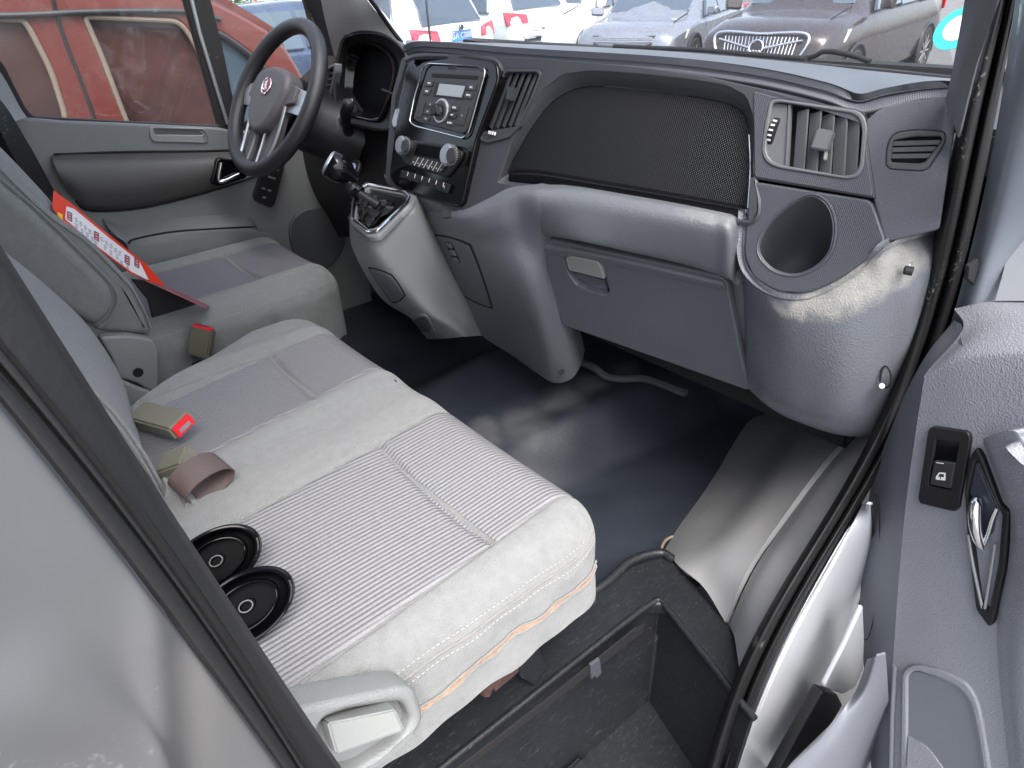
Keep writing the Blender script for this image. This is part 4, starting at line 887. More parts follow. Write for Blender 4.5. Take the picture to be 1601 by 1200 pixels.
# ================================================================== SEATS
def cushion_fn(x0, x1, y0, y1, z, r, drop, rc, bulge=.012, seams=(), cross=None, tilt=0, wob=0, taper=False):
    """returns f(a, b) -> point on an upholstered cushion; a runs left to right incl. both flanks, b back to front incl. the front face"""
    q = r*math.pi/2
    def fold(s, lo, hi, two=True):
        # s in [lo-q-drop, hi+q+drop] unrolled; returns coordinate, fall
        if s > hi-r: t = s-(hi-r); 
        elif two and s < lo+r: t = (lo+r)-s
        else: return s, 0
        sg = 1 if s > hi-r else -1; e = hi-r if sg > 0 else lo+r
        if t < q: an = t/r; return e+sg*r*math.sin(an), r*(1-math.cos(an))
        return e+sg*r*(1-.0*t), r+(t-q)
    def f(a, b):
        x, fx = fold(a, x0, x1); y, fy = fold(b, y0, y1, False)
        if taper and x < -.25: x = -.25+(x+.25)*max(.3, 1-.95*(1-min(1, max(0, y)/.45)))
        # rounded corner in plan
        for ex, sg in ((x1-rc, 1), (x0+rc, -1)):
            vx = (x-ex)*sg; vy = y-(y1-rc)
            if vx > 0 and vy > 0:
                L = math.hypot(vx, vy); k = max(vx, vy)/L; x = ex+sg*vx*k; y = y1-rc+vy*k
        fall = (fx**3+fy**3)**(1/3)
        u = (x-x0)/(x1-x0); v = (y-y0)/(y1-y0)
        h = z-fall+tilt*v
        for xs, wd, dp, flat in seams:
            xs_ = xs(y) if callable(xs) else xs; w_ = max(0, 1-fall/.05)
            h -= dp*math.exp(-((x-xs_)/wd)**2)*w_
        if cross is not None:
            for yc, ins in cross:
                for (i0, i1) in ins:
                    if i0(y)-.004 < x < i1(y)+.004: h -= .007*math.exp(-((y-yc-.006*math.sin(x*14))/.0065)**2)
        k = max(0, 1-fall/.06)
        for (i0, i1) in (cross[0][1] if cross else []):
            c = (i0(y)+i1(y))/2; hw = (i1(y)-i0(y))/2; t = (x-c)/hw
            if abs(t) < 1:
                h -= .010*(1-t**2)**.7*k
                if cross:
                    yc = cross[0][0]; s_ = (y-yc)/.22 if y > yc else (yc-y)/.3
                    h += .007*math.sin(min(1, max(0, s_*1.6))*math.pi/2)*k*(1-t**2)**.25
            else: h += .011*math.exp(-((abs(t)-1.3)/.28)**2)*k
        if wob and fx > .02: x += wob*(math.sin(y*38+fx*30)*.5+math.sin(y*71-fx*44)*.35)*min(1, (fx-.02)*20)
        return np.array([x, y, h])
    return f, q
def sheet(name, f, a0, a1, b0, b1, na, nb, m, parent, off=0):
    """patch of the cushion between curves a0(b), a1(b); lifted by off"""
    G = np.array([[f(a0(b)+(a1(b)-a0(b))*i/(na-1), b) for i in range(na)] for b in np.linspace(b0, b1, nb)])
    du = np.gradient(G, axis=1); dv = np.gradient(G, axis=0); n = np.cross(du, dv); n /= np.linalg.norm(n, axis=2, keepdims=True)+1e-12
    if n[nb//2, na//2, 2] < 0: n = -n
    G = G+n*off; V, F = grid_mesh(G)
    return mk(name, V, F, m, parent, recalc=False)
lin = lambda y0, x0, y1, x1: (lambda y: x0+(x1-x0)*(min(max(y, y0-.1), y1+.1)-y0)/(y1-y0))
bench = empty('bench_seat', (0, .3, .66), 'wide two-person passenger seat in pale grey velour with ribbed cloth centres', 'seat')
iR = (lin(.1, .150, .6, .102), lin(.1, .462, .6, .430)); iL = (lin(.1, -.33, .6, -.345), lin(.1, -.045, .6, -.125))
f, q = cushion_fn(-.53, .512, 0, .608, 1.056, .068, .10, .085, seams=[(iR[0], .0035, .006, 0), (iR[1], .0035, .006, 0), (iL[0], .0035, .006, 0), (iL[1], .0035, .006, 0)],
                  cross=[(.425, (iR, iL))], wob=.0045, taper=True)
aL, aR = -.53-.068-.06, .512-.068+q+.105
hole = []
cush = sheet('cushion', f, lambda b: aL, lambda b: aR,   .0, .608-.068+q+.10, 520, 240, 'velour', bench)
for nm, (i0, i1), (b0, b1) in (('seat_insert', iR, (.02, .423)), ('seat_insert', iR, (.430, .645)), ('seat_insert', iL, (.02, .423)), ('seat_insert', iL, (.430, .645))):
    sheet(nm, f, (lambda b, i0=i0: i0(min(b, .6))+.003), (lambda b, i1=i1: i1(min(b, .6))-.003), b0, b1, 120, 90, 'rib_cloth', bench, off=.0012)
# side flank of slightly browner cloth, stitch seam, torn edge showing foam
aC = .512-.068
sheet('side_cloth', f, lambda b: aC+q*.80, lambda b: aR+.0, .0, .608-.068+q*.8, 90, 240, 'velour_side', bench, off=.0015)
tube('seam_piping', [f(aC+q*.80, b)+np.array([.001, 0, .001]) for b in np.linspace(.0, .60, 80)], .0018, 'velour_side', bench)
VF = []
for s_ in (q*.80-.011, q*.80+.009):
    for b in np.arange(.02, .60, .0075):
        VF.append(tube_vf([f(aC+s_, b)+np.array([.0008, 0, .0012]), f(aC+s_, b+.0045)+np.array([.0008, 0, .0012])], .0009, 5))
V, F = join(VF); st = mk('stitching', V, F, 'thread', bench)
rp = []
for i, b in enumerate(np.linspace(.215, .64, 90)):
    t = (b-.215)/.425; s0 = q+.046-.012*math.sin(t*3)+.0012*math.sin(i*.45); wdt = .0055+.0012*math.sin(i*.5)+.0006*math.sin(i*1.1)
    rp.append([f(aC+s0+wdt*k, b)+np.array([.0022, .001 if b > .58 else 0, 0]) for k in (-1, -.3, .3, 1)])
V, F = grid_mesh(np.array(rp)); mk('torn_foam', V, F, 'foam', bench)
for k in (0, 3): tube('torn_edge', [r_[k]+np.array([.0005, 0, 0]) for r_ in rp], .0013, 'velour_side', bench, seg=6)
for px, py in ((606, 598), (617, 595)):
    p = at(px, py, z=1.052); obox('burn_mark', p+np.array([0, 0, -.0005]), np.eye(3), [.006, .0025, .002], 'cup_dark', bench, .0005)
# base under the bench
box('seat_base', (-.48, .02, .66), (.40, .50, .93), 'void', bench, .01)
for pts_ in ([(835, 1010), (800, 1042), (765, 1068), (758, 1082)], [(828, 1020), (795, 1050), (768, 1072)]):
    tube('seat_frame', crm([at(*p, x=.455) for p in pts_], 16), .011, 'rust', bench, seg=8)
tube('cable', [at(660, 1135, x=.50), at(700, 1100, x=.47), at(760, 1050, x=.45)], .0015, 'vent_grey', bench)
fr = PL(at(840, 1020, x=.47), at(800, 1060, x=.47), at(850, 1050, x=.47))
panel('seat_bracket', fr, [(830, 1015), (842, 1012), (856, 1040), (838, 1072), (815, 1060), (812, 1040)], 'step_black', bench, t=.01, off=.0, bev=.003, r=.004)
# plastic side shield with its recliner lever
SH = PL(at(470, 1110, x=.545), at(650, 1080, x=.55), at(560, 1190, x=.56))
sho = [(440, 1115), (470, 1108), (560, 1088), (632, 1074), (650, 1078), (664, 1118), (658, 1140), (600, 1195), (520, 1240), (430, 1250), (400, 1160)]
shl = panel('side_shield', SH, sho, 'seat_plastic', bench, holes=[[(500, 1128), (540, 1112), (630, 1098), (646, 1128), (630, 1160), (560, 1205), (505, 1215)]], t=.045, bev=.008, r=.016, hr=.012, segs=4)
panel('shield_recess', SH, [(470, 1115), (640, 1085), (655, 1135), (600, 1190), (520, 1235), (450, 1235)], 'seat_plastic', bench, t=.005, off=-.02, bev=.001, r=.01)
lv = [SH.pt(512, 1137, .0), SH.pt(622, 1108, .012), SH.pt(634, 1150, .012), SH.pt(530, 1188, .0)]
lvb = [p-SH.n*.02 for p in lv]; lvf = [SH.pt(512, 1130, .012), SH.pt(618, 1109, .024), SH.pt(634, 1142, .022), SH.pt(526, 1180, .012)]
solid('recliner_lever', lvb+lvf, [(0, 1, 2, 3), (4, 5, 6, 7), (0, 1, 5, 4), (1, 2, 6, 5), (2, 3, 7, 6), (3, 0, 4, 7)], 'lever_plastic', bench, .0025, 3)
# ---- backrests
def backrest(name, parent, edge, x_in, x_out, m, th=.10, su=40, sv=60, shear=0, x_ref=0):
    """padded slab: front profile traced down its near edge, bulging towards the sitter"""
    e = crm(edge, sv); n = su; G = []
    for p in e:
        row = []
        for i in range(n):
            t = i/(n-1); an = t*math.pi*2
            # superellipse section in x (width) and y (depth)
            c, s = math.cos(an), math.sin(an); sx = math.copysign(abs(c)**.35, c); sy = math.copysign(abs(s)**.6, s)
            cx = (x_in+x_out)/2; hw = abs(x_in-x_out)/2
            xx = cx+hw*sx*-1; row.append(np.array([xx, p[1]-th/2+th/2*sy-shear*(xx-x_ref), p[2]]))
        G.append(row)
    G = np.array(G); V, F = grid_mesh(G); F = list(F)
    a, b = G.shape[:2]; F.append(tuple(range(b-1))); F.append(tuple((a-1)*b+j for j in range(b-2, -1, -1)))
    return mk(name, V, F, m, parent)
# passenger backrest (near): only its front edge shows past the pillar
e1 = [np.array([0, .095, .97]), np.array([0, .106, 1.04]), np.array([0, .102, 1.12]), np.array([0, .086, 1.2]), np.array([0, .062, 1.29]), np.array([0, .045, 1.40]), np.array([0, .015, 1.5]), np.array([0, -.05, 1.72])]
e2 = [np.array([0, .135, .97]), np.array([0, .163, 1.05]), np.array([0, .162, 1.11]), np.array([0, .143, 1.2]), np.array([0, .105, 1.29]), np.array([0, .063, 1.372]), np.array([0, .03, 1.436]), np.array([0, -.09, 1.68])]
b1 = backrest('backrest', bench, e1, -.02, .46, 'velour', .13, 90, shear=.14, x_ref=-.02)
b1b = backrest('backrest', bench, e2, -.51, -.05, 'velour', .13, 90, shear=.14, x_ref=-.49)
def piping(parent, pxs, x, m='velour', r_=.004, name='piping'):
    return tube(name, crm([at(*p, x=x) for p in pxs], 60), r_, m, parent, seg=8)
piping(b1, [(268, 800), (250, 755), (222, 705), (184, 652), (140, 605), (96, 553), (54, 496), (20, 455)], .0, 'velour', .003)
piping(b1, [(262, 800), (243, 757), (214, 708), (176, 656), (132, 610), (90, 560)], .015, 'velour', .002)
# hinge covers
HB = PL(at(160, 530, x=-.60), at(250, 540, x=-.60), at(200, 610, x=-.60))
# ---- driver seat
drv = empty('driver_seat', (-.91, .45, .66), 'grey velour driving seat behind the steering wheel, red and white sheet leaning on it', 'seat')
dI = (lin(.3, -1.05, .8, -1.055), lin(.3, -.765, .8, -.80))
fd_, q2 = cushion_fn(-1.175, -.645, .15, .79, 1.05, .055, .12, .10, seams=[(dI[0], .004, .006, 0), (dI[1], .004, .006, 0)], cross=[(.60, (dI,))], wob=.003)
sheet('cushion', fd_, lambda b: -1.175-.16, lambda b: -.645-.055+q2+.13, .15, .79-.055+q2+.14, 260, 160, 'velour_dark', drv)
for b0, b1_ in ((.17, .597), (.604, .835)):
    sheet('seat_insert', fd_, lambda b: dI[0](min(b, .8))+.003, lambda b: dI[1](min(b, .8))-.003, b0, b1_, 90, 70, 'rib_cloth_fine', drv, off=.0012)
VF = []
for b in np.arange(.2, .78, .009):
    VF.append(tube_vf([fd_(-.645-.055+q2*.55, b)+np.array([0, 0, .001]), fd_(-.645-.055+q2*.55, b+.005)+np.array([0, 0, .001])], .0009, 5))
V, F = join(VF); mk('stitching', V, F, 'thread', drv)
box('seat_base', (-1.12, .2, .66), (-.70, .70, .93), 'void', drv, .01)
e3 = [np.array([0, .24, 1.075]), np.array([0, .255, 1.11]), np.array([0, .24, 1.2]), np.array([0, .205, 1.32]), np.array([0, .155, 1.45]), np.array([0, .10, 1.57]), np.array([0, .03, 1.74])]
b3 = backrest('backrest', drv, e3, -1.15, -.65, 'velour_dark', .17, 110)
e3b = [p+np.array([0, .035, .0]) for p in e3[1:]]; e3b[0] = e3b[0]+np.array([0, -.02, -.01])
# near bolster of the driver backrest
DB = PL(at(240, 500, x=-.64), at(120, 300, x=-.64), at(150, 480, x=-.64))
bo_ = [(154, 521), (234, 526), (241, 514), (231, 486), (210, 447), (182, 416), (140, 374), (80, 332), (35, 290), (0, 255), (-60, 190), (-60, 380), (20, 430), (110, 490)]
panel('backrest_bolster', DB, bo_, 'velour_dark', drv, t=.07, off=.0, bev=.022, r=.02, segs=6)
bi_ = [(150, 510), (168, 496), (179, 470), (172, 448), (140, 416), (100, 376), (50, 328), (0, 286), (-60, 225), (-60, 380), (20, 430), (110, 490)]
panel('bolster_pad', DB, bi_, 'velour_dark', drv, t=.05, off=.028, bev=.02, r=.02, segs=6)
ring('piping', DB, [(155, 512), (172, 498), (184, 470), (176, 446), (144, 412), (104, 372), (54, 324), (4, 282)], .005, 'velour_dark', drv, off=.014, closed=False)
ring('piping', DB, [(236, 512), (226, 488), (205, 450), (177, 420), (136, 379), (76, 337), (30, 294), (0, 264)], .004, 'velour_dark', drv, off=.001, closed=False)
hg = panel('hinge_cover', HB, [(155, 527), (200, 524), (240, 530), (248, 545), (249, 600), (244, 615), (230, 610), (212, 598), (186, 592), (175, 560)], 'seat_plastic', drv, t=.03, bev=.006, r=.012, segs=3)
disc('bolt_hole', HB, (216, 582), .0115, .0015, 'void', hg, off=.0)
panel('hinge_link', PL(at(190, 600, x=-.55), at(240, 610, x=-.55), at(200, 640, x=-.55)), [(188, 594), (215, 606), (238, 614), (205, 645), (190, 640), (184, 620)], 'lever_plastic', drv, t=.02, bev=.004, r=.006)
HB2 = PL(at(275, 770, x=.02), at(310, 790, x=.02), at(290, 830, x=.02))
panel('hinge_cover', HB2, [(262, 756), (285, 764), (312, 782), (316, 806), (296, 828), (280, 840), (250, 820)], 'lever_plastic', bench, t=.03, bev=.005, r=.008)

# ---- seat-belt buckles
def buckle(name, label, c, ax, hs, body, parent_lbl, dark=False):
    b = empty(name, c, label, 'buckle')
    obox('casing', c, ax, hs, body, b, .004)
    e = c+ax[0]*hs[0]
    obox('release_button', e+ax[1]*hs[1]*.0, ax, [.004, hs[1]*.82, hs[2]*.72], 'buckle_red', b, .001)
    obox('tongue_slot', e+ax[0]*.0035-ax[2]*hs[2]*.15, ax, [.0012, hs[1]*.5, hs[2]*.28], 'cup_dark' if dark else 'satin', b, .0003)
    return b
def frame(ax0, up):
    ax0 = np.array(ax0, float); ax0 /= np.linalg.norm(ax0); s = np.cross(up, ax0); s /= np.linalg.norm(s); return [ax0, s, np.cross(ax0, s)]
k1 = at(222, 648, z=1.085); k2 = at(282, 664, z=1.10)
B1 = buckle('seatbelt_buckle', 'olive buckle with a bright red button lying flat on the ribbed middle seat', (k1+k2)/2, frame(k2-k1, np.array([.15, -.25, 1])), [np.linalg.norm(k2-k1)/2+.008, .017+.006, .014], 'buckle_body', '')
k1 = at(312, 556, x=-.60); k2 = at(318, 512, x=-.60)
B2 = buckle('seatbelt_buckle', 'dark olive buckle with a red top standing between the driving seat and the bench', (k1+k2)/2, frame(k2-k1, np.array([.8, -.8, 0])), [np.linalg.norm(k2-k1)/2, .026, .015], 'buckle_dark', '', True)
c_ = at(308, 565, x=-.60); obox('stalk', c_+np.array([0, 0, -.05]), np.eye(3), [.006, .012, .05], 'void', B2, .002)
# belt webbing folded into a loop, with the pale buckle behind it
wb = empty('belt_loop', at(320, 745, z=1.06), 'brown seat-belt webbing rolled into a loop beside an olive buckle', 'belt')
L0, L1 = at(272, 742, z=1.09), at(322, 786, z=1.07)
ax_ = (L1-L0)/np.linalg.norm(L1-L0); dirv = at(352, 745, z=1.07)-at(300, 770, z=1.07); dirv -= ax_*(dirv @ ax_); dirv /= np.linalg.norm(dirv); upv = np.cross(ax_, dirv); upv = upv if upv[2] > 0 else -upv
V = []; nseg = 44
cen = (at(300, 735, z=1.095)+at(325, 762, z=1.085))/2; wid = .048
for i in range(nseg):
    t = i/(nseg-1); an = math.pi*(1.15-1.75*t); rr = .030+.010*t
    c = cen+dirv*math.cos(an)*rr*1.25+upv*math.sin(an)*rr*.75
    for k in (-.5, .5): V.append(c+ax_*wid*k)
for i in range(nseg):
    for k in (0, 1):
        c = V[i*2+k]; t = i/(nseg-1); an = math.pi*(1.15-1.75*t); V.append(c-(dirv*math.cos(an)+upv*math.sin(an))*.0022)
F = []
for i in range(nseg-1):
    a = i*2; F += [(a, a+1, a+3, a+2)]; o_ = nseg*2; F += [(o_+a, o_+a+2, o_+a+3, o_+a+1), (a, a+2, o_+a+2, o_+a), (a+1, o_+a+1, o_+a+3, a+3)]
mk('webbing', V, F, 'belt_brown', wb)
kb1 = at(262, 728, z=1.07); kb2 = at(290, 718, z=1.085)
obox('casing', (kb1+kb2)/2, frame(kb2-kb1, np.array([.1, -.3, 1])), [.028, .022, .013], 'buckle_body', wb, .004)
tube('stalk', [at(300, 790, z=1.06), at(270, 735, z=1.05)], .010, 'lever_plastic', wb)
# ---- two black oval rubber feet lying on the cushion
def oval_cup(c, label):
    e = empty('rubber_foot', c, label, 'rubber foot')
    a_ = np.array([.20, .9, .30]); a_ /= np.linalg.norm(a_); nn = np.array([.72, -.28, .62]); nn /= np.linalg.norm(nn); a_ -= nn*(a_ @ nn); a_ /= np.linalg.norm(a_); b_ = np.cross(nn, a_)
    pr = [(1.0, -.020), (1.03, -.004), (1.0, .006), (.95, .008), (.90, .002), (.86, -.016), (.72, -.012), (.70, -.004), (.66, -.004), (.62, -.022), (.36, -.024), (.20, -.024), (.19, -.014), (.13, -.014), (.12, -.026), (.01, -.026)]
    V = []; sg = 64
    for r_, h in pr:
        for k in range(sg):
            t = 2*math.pi*k/sg; V.append(c+a_*.060*r_*math.cos(t)+b_*.038*r_*math.sin(t)+nn*h)
    F = [(i*sg+k, i*sg+(k+1) % sg, (i+1)*sg+(k+1) % sg, (i+1)*sg+k) for i in range(len(pr)-1) for k in range(sg)]
    F.append(tuple(range(sg))); F.append(tuple((len(pr)-1)*sg+k for k in range(sg)))
    mk('shell', V, F, 'foot_rubber', e)
    tube('eyelet', [c+a_*.0085*math.cos(t)+b_*.0065*math.sin(t)-nn*.012 for t in np.linspace(0, 2*math.pi, 20, endpoint=False)], .0010, 'vent_grey', e, closed=True)
    for rr_, hh_, w_ in ((1.0, .006, .0024), (.67, -.004, .0014), (1.03, -.006, .0016)):
        tube('rim', [c+a_*.060*rr_*math.cos(t)+b_*.038*rr_*math.sin(t)+nn*hh_ for t in np.linspace(0, 2*math.pi, 60, endpoint=False)], w_, 'gloss_black', e, closed=True, seg=8)
    return e
mat('foot_rubber', (.003, .003, .004), .45, spec=.05)
oval_cup(at(335, 878, z=1.10), 'black oval rubber foot farther from the door, half behind the door pillar')
oval_cup(at(382, 950, z=1.10), 'black oval rubber foot nearer the door, overlapping the one behind it')

# ---- red and white price sheet leaning against the driver seat
PP = PL(at(85, 300, x=-.70), at(255, 445, x=-.72), at(92, 340, x=-.66))
sheet_o = [(84, 297), (112, 318), (170, 366), (228, 412), (262, 450), (205, 427), (150, 385), (98, 345), (82, 325)]
card = empty('price_sheet', PP.pt(170, 380), 'red and white printed sheet propped against the driving seat backrest', 'sheet')
panel('paper', PP, sheet_o, 'paper_red', card, t=.0012, off=0, bev=.0003, r=.002)
panel('white_field', PP, [(104, 322), (116, 326), (170, 371), (218, 408), (233, 438), (205, 424), (150, 383), (102, 342)], 'paper_white', card, t=.0006, off=.0007, bev=.0002, r=.003)
panel('yellow_mark', PP, [(90, 331), (98, 335), (98, 343), (90, 337)], 'paper_yellow', card, t=.0006, off=.0007, bev=.0001, r=.0005)
for (x, y) in ((109, 338), (151, 369), (199, 406), (214, 411)):
    p = [(x-4, y-9), (x+4, y-5), (x+4, y+9), (x-4, y+4)]
    pp = panel('price_box', PP, p, 'badge_red', card, t=.0004, off=.0012, bev=.0001, r=.001)
    for k in range(3): bar('price_mark', PP, (x-2, y-5+k*4), (x+2, y-3+k*4), .0016, .0003, .0015, 'paper_white', pp, 0)
random.seed(3)
for i, (x, y) in enumerate([(120, 343), (127, 349), (134, 355), (141, 361), (120, 352), (129, 360), (137, 366), (145, 372), (160, 373), (167, 379), (174, 384), (181, 390), (188, 395), (165, 386), (174, 394), (184, 401), (150, 379), (190, 410), (200, 416)]):
    for k in range(3):
        bar('print_mark', PP, (x-2.5, y-3+k*2.6), (x+2.5*random.uniform(.2, 1), y-1+k*2.6), .0013, .0003, .0013, 'paper_mark', card, 0)
PP2 = PL(at(205, 427, x=-.66), at(255, 445, x=-.72), at(330, 478, x=-.70))
panel('paper_flap', PP2, [(258, 446), (329, 478), (322, 481), (225, 437)], 'badge_red', card, t=.0012, bev=.0003, r=.001)
# black folder in shadow beside the sheet
blk = PL(at(215, 440, x=-.72), at(320, 480, x=-.72), at(240, 490, z=1.07))
pd = panel('black_folder', blk, [(205, 436), (240, 440), (325, 480), (245, 520), (232, 470)], 'black_plastic', None, t=.012, bev=.002, r=.003)
tag(pd, 'thin black folder lying on the driving seat under the printed sheet', 'folder')

# ================================================================== STEERING WHEEL
WC = np.array([-.911, .795, 1.478]); al, yw = math.radians(34), math.radians(2.5)
WU = np.array([math.cos(yw), math.sin(yw), 0]); WV = np.array([-math.sin(yw)*math.sin(al), math.cos(yw)*math.sin(al), math.cos(al)]); WN = np.cross(WU, WV)
if WN @ (CAM-WC) < 0: WN = -WN
sw = empty('steering_wheel', WC, 'four-spoke steering wheel with black rim and brown-grey hub in front of the driving seat', 'steering wheel')
WP = lambda u, v, n=0: WC+WU*u+WV*v+WN*n
tube('rim', [WP(.199*math.cos(t), .199*math.sin(t)) for t in np.linspace(0, 2*math.pi, 96, endpoint=False)], .0205, 'wheel_leather', sw, seg=20, closed=True)
hub = [(-.075, .052), (-.03, .068), (.03, .068), (.075, .052), (.085, .02), (.070, -.035), (.040, -.085), (.0, -.098), (-.040, -.085), (-.070, -.035), (-.085, .02)]
WPL = PL(WC, WC+WU, WC+WV)
flip = 1 if WPL.n @ WN > 0 else -1
panel('hub_pad', WPL, [(a_*1.12, b_*1.12) for a_, b_ in hub], 'wheel_hub', sw, t=.06, off=(-.018 if flip < 0 else .03), bev=.016, r=.02, raw=True, segs=6)
for sg in (-1, 1):
    rows = [[WP(sg*.070, .045, .0), WP(sg*.12, .035, -.0), WP(sg*.192, .028, -.004)], [WP(sg*.080, .02, .006), WP(sg*.13, .012, .004), WP(sg*.196, .004, .002)], [WP(sg*.070, -.03, .0), WP(sg*.12, -.03, -.0), WP(sg*.192, -.034, -.004)]]
    loft('spoke', rows, 'satin', sw, 24, 16, .012)
    rows = [[WP(sg*.082, -.015, -.0), WP(sg*.088, -.09, -.004), WP(sg*.082, -.176, -.006)], [WP(sg*.055, -.05, .004), WP(sg*.055, -.11, .0), WP(sg*.050, -.187, .0)], [WP(sg*.018, -.08, .0), WP(sg*.020, -.12, -.004), WP(sg*.022, -.192, -.004)]]
    loft('spoke', rows, 'wheel_hub', sw, 24, 16, .012)
    tube('spoke_trim', crm([WP(sg*.086, -.005, .008), WP(sg*.090, -.06, .005), WP(sg*.088, -.12, .002), WP(sg*.078, -.172, .003)], 20), .0045, 'satin', sw, seg=8)
    tube('spoke_trim', crm([WP(sg*.030, -.09, .008), WP(sg*.026, -.13, .004), WP(sg*.028, -.184, .004)], 16), .0035, 'satin', sw, seg=8)
    panel('spoke_buttons', WPL, [(sg*.085, .04), (sg*.125, .032), (sg*.13, -.008), (sg*.088, -.018)], 'wheel_hub', sw, t=.014, off=.014, bev=.003, r=.006, raw=True)
ring_pts = [WP(.0+.0225*math.cos(t), .018+.0225*math.sin(t), .0325) for t in np.linspace(0, 2*math.pi, 40, endpoint=False)]
em = mk('emblem', *lathe_vf(WP(0, .018, .029), WN, [(.022, 0), (.0215, .003), (.017, .004)], 40), 'badge_red', sw)
tube('emblem_ring', ring_pts, .0018, 'chrome', em, closed=True, seg=8)
for a_, b_ in (((-.012, .030), (0, -.002)), ((.012, .030), (0, -.002)), ((0, .034), (0, .006)), ((-.010, .008), (.0, .020)), ((.010, .008), (.0, .020))):
    tube('emblem_bar', [WP(a_[0], a_[1], .0335), WP(b_[0], b_[1], .0335)], .0015, 'chrome', em, seg=6)
loft('hub_back', [[WP(-.09, .06, -.045), WP(0, .08, -.045), WP(.09, .06, -.045)], [WP(-.1, 0, -.05), WP(0, 0, -.05), WP(.1, 0, -.05)], [WP(-.06, -.09, -.045), WP(0, -.12, -.045), WP(.06, -.09, -.045)]], 'black_plastic', sw, 20, 20, .02)

# ================================================================== PASSENGER DOOR (open, right)
Dp = PL([.80, .93, 1.2], [.80+.97, .93-.24, 1.2], [.80, .93, 1.6])
door = empty('passenger_door', Dp.pt(1450, 900), 'open passenger door with pebbled grey trim, window switch and chrome release handle', 'door')
D = lambda px, py, off=0: Dp.pt(px, py, off)
rws = [[D(1492, 482, -.10), D(1540, 472, -.11), D(1620, 468, -.12), D(1800, 470, -.12)],
       [D(1505, 515, -.06), D(1548, 505, -.06), D(1620, 500, -.06), D(1800, 500, -.06)],
       [D(1450, 580, -.006), D(1510, 548, -.008), D(1620, 540, -.008), D(1800, 540, -.008)],
       [D(1444, 598, .0), D(1510, 578, .004), D(1620, 570, .004), D(1800, 570, .004)],
       [D(1434, 660, .0), D(1500, 660, .004), D(1620, 660, .004), D(1800, 660, .004)],
       [D(1415, 800, .0), D(1480, 800, .004), D(1620, 800, .004), D(1800, 800, .004)],
       [D(1402, 950, .0), D(1470, 950, .004), D(1620, 950, .004), D(1800, 950, .004)],
       [D(1393, 1100, .0), D(1470, 1100, .004), D(1620, 1100, .004), D(1800, 1100, .004)],
       [D(1388, 1330, .0), D(1470, 1330, .004), D(1620, 1330, .004), D(1800, 1330, .004)]]
trim = loft('door_trim', rws, 'door_grey', door, 70, 160, .012)
fl_ = [[D(1492, 500, -.09), D(1445, 560, -.06), D(1405, 640, -.05), D(1362, 760, -.05), D(1351, 860, -.05), D(1344, 960, -.05), D(1352, 1060, -.05), D(1362, 1200, -.05), D(1370, 1330, -.05)],
       [D(1500, 520, -.06), D(1450, 580, -.03), D(1422, 650, -.022), D(1390, 770, -.02), D(1375, 860, -.02), D(1368, 960, -.02), D(1368, 1060, -.02), D(1374, 1200, -.02), D(1378, 1330, -.02)],
       [D(1506, 540, -.02), D(1452, 596, .0), D(1434, 662, .0), D(1415, 800, .0), D(1409, 870, .0), D(1402, 952, .0), D(1395, 1080, .0), D(1391, 1200, .0), D(1388, 1330, .0)]]
loft('door_flank', fl_, 'door_smooth', door, 120, 20, .01)
ring('flank_seam', Dp, [(1366, 765), (1374, 790), (1375, 860), (1370, 940), (1360, 990), (1352, 1000), (1347, 985)], .0016, 'void', door, off=-.0225, closed=False)
lowp = PL(at(1355, 1010, x=.83), at(1240, 1200, x=.80), at(1340, 1200, x=.85))
pk1 = [(1356, 1030), (1340, 1075), (1320, 1106), (1290, 1148), (1240, 1196), (1180, 1262)]; pk2 = [(1385, 1022), (1388, 1070), (1390, 1110), (1392, 1160), (1394, 1210), (1396, 1290)]
loft('door_pocket', [[at(*p, x=.835) for p in pk1], [at(*p, x=.852) for p in [((a_[0]*.6+b_[0]*.4), (a_[1]*.6+b_[1]*.4)) for a_, b_ in zip(pk1, pk2)]], [at(*p, x=.86) for p in pk2]], 'door_smooth', door, 40, 30, .003)
# map-pocket recess
pko = [(1418, 1056), (1430, 1048), (1469, 1059), (1502, 1076), (1517, 1098), (1527, 1141), (1536, 1200), (1545, 1300), (1417, 1300)]
panel('pocket_rim', Dp, [(1409, 1048), (1430, 1038), (1475, 1048), (1512, 1068), (1528, 1096), (1538, 1141), (1547, 1200), (1556, 1310), (1405, 1310)], 'door_grey', door, holes=[pko], t=.008, off=.0085, bev=.0035, r=.02, hr=.016, segs=4)
panel('map_pocket', Dp, pko, 'door_smooth', door, t=.003, off=.0045, bev=.001, r=.016)
loft('pocket_lip', [[D(1420, 1150, .007), D(1450, 1170, .007), D(1480, 1210, .007)], [D(1418, 1200, .012), D(1440, 1230, .012), D(1460, 1280, .012)]], 'door_grey', door, 12, 12, .004)
tube('door_rib', [D(1399, 1040, .004), D(1395, 1120, .004), D(1391, 1300, .004)], .004, 'door_smooth', door)
